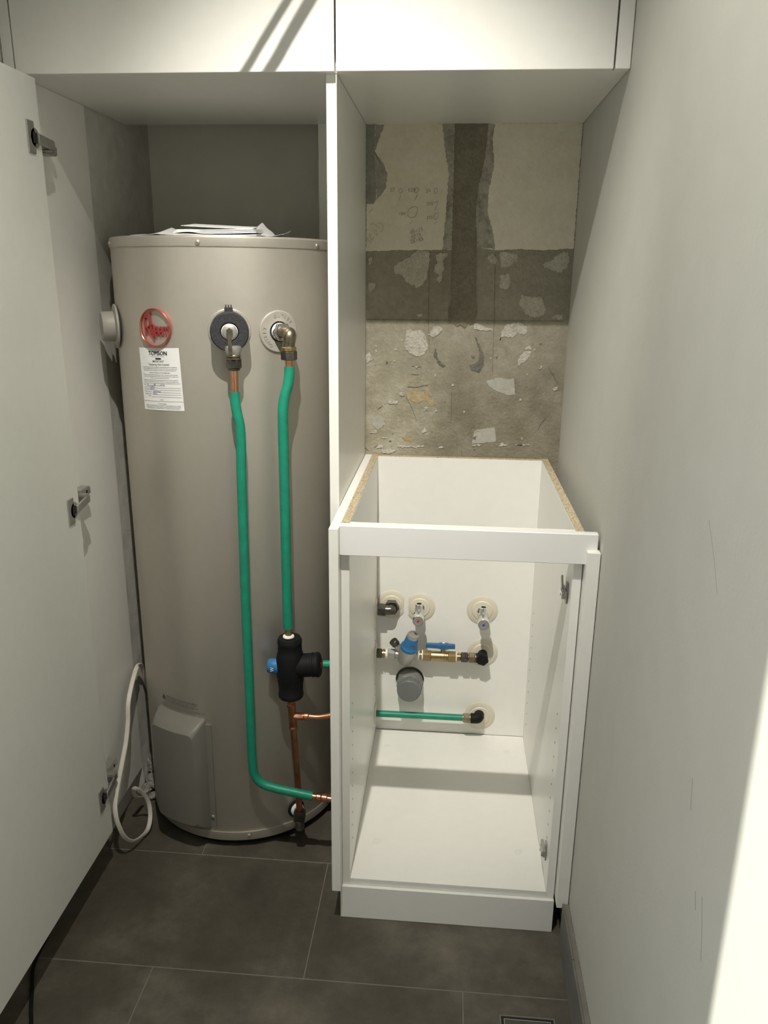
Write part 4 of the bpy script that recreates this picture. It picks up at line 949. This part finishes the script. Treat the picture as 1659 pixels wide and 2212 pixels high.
gp = thing('green_pipe', 'short horizontal green pipe with elbow low on the cabinet back panel', 'pipe', (.2, -.0485, .162))
plabel(MB().mat('green').cyl((.0735, -.0485, .1620), (.3130, -.0485, .1628), .0088, 24).build('pipe', gp), 'green plastic pipe')
plabel(MB().mat('brass').cyl((.3100, -.0485, .1628), (.3120, -.0485, .1628), .0105, 24).mat('bronze').cyl((.3115, -.0485, .1628), (.3290, -.0485, .1628), .0142, 6, .52, .001).mat('brass').cyl((.3290, -.0485, .1628), (.3320, -.0485, .1628), .0118, 24).build('compression_nut', gp), 'brown compression nut')
plabel(MB().mat('black').tube([(.331, -.0485, .1628), (.345, -.0485, .1630), (.352, -.044, .1630), (.355, PB - .006, .160)], .0135, 24).ball((.349, -.046, .1632), .0155, sub=2).build('elbow', gp), 'blackened elbow')

# ================================================================== PAPERS ON THE TANK
ZT = 1.3712
def paper(name, x0, x1, y0, y1, zf, mat, lab, cat='paper', grp=None, nx=24, ny=6, thick=.0004, zoff=0.0, skew=0.0):
    vs = []; fs = []
    for s in (0, 1):
        for j in range(ny + 1):
            for i in range(nx + 1):
                u, v = i / nx, j / ny
                vs.append((x0 + (x1 - x0) * u + skew * v, y0 + (y1 - y0) * v, ZT + zoff + zf(u, v) + s * thick))
    w = nx + 1; q_ = w * (ny + 1)
    for j in range(ny):
        for i in range(nx):
            a = j * w + i; fs += [(a, a + w, a + w + 1, a + 1), (q_ + a, q_ + a + 1, q_ + a + w + 1, q_ + a + w)]
    for i in range(nx): fs += [(i, i + 1, q_ + i + 1, q_ + i), (ny * w + i, ny * w + i + 1, q_ + ny * w + i + 1, q_ + ny * w + i)]
    for j in range(ny): fs += [(j * w, (j + 1) * w, q_ + (j + 1) * w, q_ + j * w), (j * w + nx, (j + 1) * w + nx, q_ + (j + 1) * w + nx, q_ + j * w + nx)]
    return MB().mat(mat).add(vs, fs), name, lab, cat, grp, (x0 + (x1 - x0) / 2, (y0 + y1) / 2, ZT + zoff)
def put(t):
    b, name, lab, cat, grp, loc = t
    return tag(b.build(name, loc=loc, sharp=50), lab, cat, grp)
tent = lambda pk, h, p=1.0: (lambda u, v: h * (max(0, 1 - abs(u - pk) / (pk if u < pk else 1 - pk)) ** p) * (.15 + .85 * v))
G = 'loose papers on the tank'
put(paper('paper_sheet', -.405, -.352, -.310, -.240, lambda u, v: .0002 + .0015 * (1 - u) + .005 * v, 'paper', 'thin flat sheet at the far left on top of the tank', grp=G))
put(paper('paper_sheet', -.377, -.281, -.345, -.255, tent(.42, .0190, 1.3), 'paper', 'white folded sheet peaked like a tent, left on the tank', grp=G, zoff=.0005))
bk = thing('booklet', 'thick curled white booklet lying in the middle of the tank top', 'booklet', (-.21, -.24, ZT))
for k, (x0, x1, z0, up_) in enumerate(((-.296, -.133, .0006, .002), (-.298, -.135, .0034, .0055), (-.297, -.138, .0062, .0040), (-.293, -.141, .0092, .0010))):
    b, *_r = paper('page', x0, x1, -.365 + k * .002, -.250, (lambda z0, up_, k: lambda u, v: z0 + up_ * math.sin(min(u, .35) / .35 * math.pi) * .6 + .0022 * u * (k > 0) - .001 * math.sin(u * 3.1) + .0040 * v)(z0, up_, k), 'paper', '', thick=.0019)
    b.build('page', bk, sharp=50)
put(paper('paper_sheet', -.286, -.152, -.350, -.260, lambda u, v: .0160 + .0020 * (1 - u) ** 1.5 - .0035 * u + .0085 * v, 'paper', 'loose white sheet lying on top of the booklet', grp=G, thick=.0006))
put(paper('paper_sheet', -.200, -.118, -.330, -.245, lambda u, v: max(0.0003, (.0295 * max(0, 1 - abs(u - .62) / (.62 if u < .62 else .38)) ** .9) + .0012 * math.sin(u * 23) * (1 - abs(u - .6))) * (.15 + .85 * v), 'papergrey', 'crumpled thin sheet standing up behind the booklet, right side', grp=G, nx=34, zoff=.0205 * 0))
put(paper('paper_sheet', -.124, -.088, -.330, -.250, lambda u, v: .0004 + .0150 * u ** 2.0 * (.3 + .7 * v), 'papergrey', 'thin grey sheet with a turned-up corner at the right of the papers', grp=G))

# ================================================================== CABLES, RUBBLE, FLOOR WASTE
cb = [(-.5035, -.150, .235), (-.5040, -.172, .275), (-.5040, -.186, .315), (-.5030, -.202, .352), (-.5010, -.225, .3685), (-.4980, -.252, .3670), (-.4930, -.293, .3500), (-.4900, -.328, .3200), (-.4880, -.343, .2800), (-.4860, -.372, .2360), (-.4840, -.420, .1900), (-.4800, -.462, .1520), (-.4720, -.4840, .1300), (-.4660, -.4860, .1000), (-.4600, -.4760, .0640), (-.4540, -.4500, .0330), (-.4480, -.4150, .0180), (-.4440, -.3850, .0160), (-.4470, -.3580, .0300), (-.4530, -.3460, .0600), (-.4620, -.3560, .0950), (-.4720, -.3720, .1180), (-.4800, -.3650, .1050), (-.4860, -.3400, .0700), (-.4900, -.3000, .0400)]
tag(MB().mat('whitecord').tube(cb, .004, 16, flat=(.0022, .0052), flatdir=(0.25, -1, 0.1)).build('power_cable', loc=(-.47, -.38, .016)), 'flat white power cable looping down beside the tank to the floor', 'cable')
tag(MB().mat('black').tube([(-.5335, -.700, .0042), (-.526, -.775, .0042), (-.500, -.832, .0042), (-.481, -.872, .0042), (-.464, -.905, .0042), (-.452, -.960, .0042), (-.450, -1.05, .0042)], .0036, 12).build('black_cord', loc=(-.48, -.87, 0)), 'thin black cord on the floor tiles under the open door', 'cord')
for k, (x, y, z, r, sc, l) in enumerate(((-.505, -.235, .014, .016, (.8, 1.2, .9), 'grey mortar lump on the floor under the end of the side panel'), (-.498, -.205, .020, .021, (.8, 1.1, 1.0), 'larger grey mortar lump at the foot of the wall behind the white cable'),
                                        (-.506, -.180, .052, .020, (.6, .9, 1.6), 'tall grey mortar lump sticking to the wall beside the tank'), (-.482, -.250, .009, .010, (1.1, 1.2, .8), 'small grey mortar crumb on the floor left of the tank'))):
    tag(MB().mat('mortar').ball((x, y, z), r, sc, 3, .16).build('mortar_lump', loc=(x, y, z), sharp=25), l, 'rubble', 'mortar lumps by the wall')
fw = thing('floor_waste', 'square tile-insert floor waste near the right wall', 'drain', (.426, -.848, 0))
x0, x1, y0, y1 = .376, .476, -.898, -.798
def sq(t, a, z0, z1, w):
    t.box((x0 + a, y0 + a, z0), (x0 + a + w, y1 - a, z1), .0002).box((x1 - a - w, y0 + a, z0), (x1 - a, y1 - a, z1), .0002).box((x0 + a + w, y0 + a, z0), (x1 - a - w, y0 + a + w, z1), .0002).box((x0 + a + w, y1 - a - w, z0), (x1 - a - w, y1 - a, z1), .0002); return t
plabel(sq(MB().mat('grout'), .0004, -.008, .0004, .0020).build('grout_frame', fw), 'pale grout border')
plabel(sq(MB().mat('hole'), .0025, -.003, -.0003, .0050).build('slot', fw), 'dark drain slot')
plabel(sq(MB().mat('nickel'), .0074, -.008, .0002, .0012).mat('tile').box((x0 + .0088, y0 + .0088, -.008), (x1 - .0088, y1 - .0088, 0), .0004).build('tile_insert', fw), 'tile inlay with a thin metal edge')
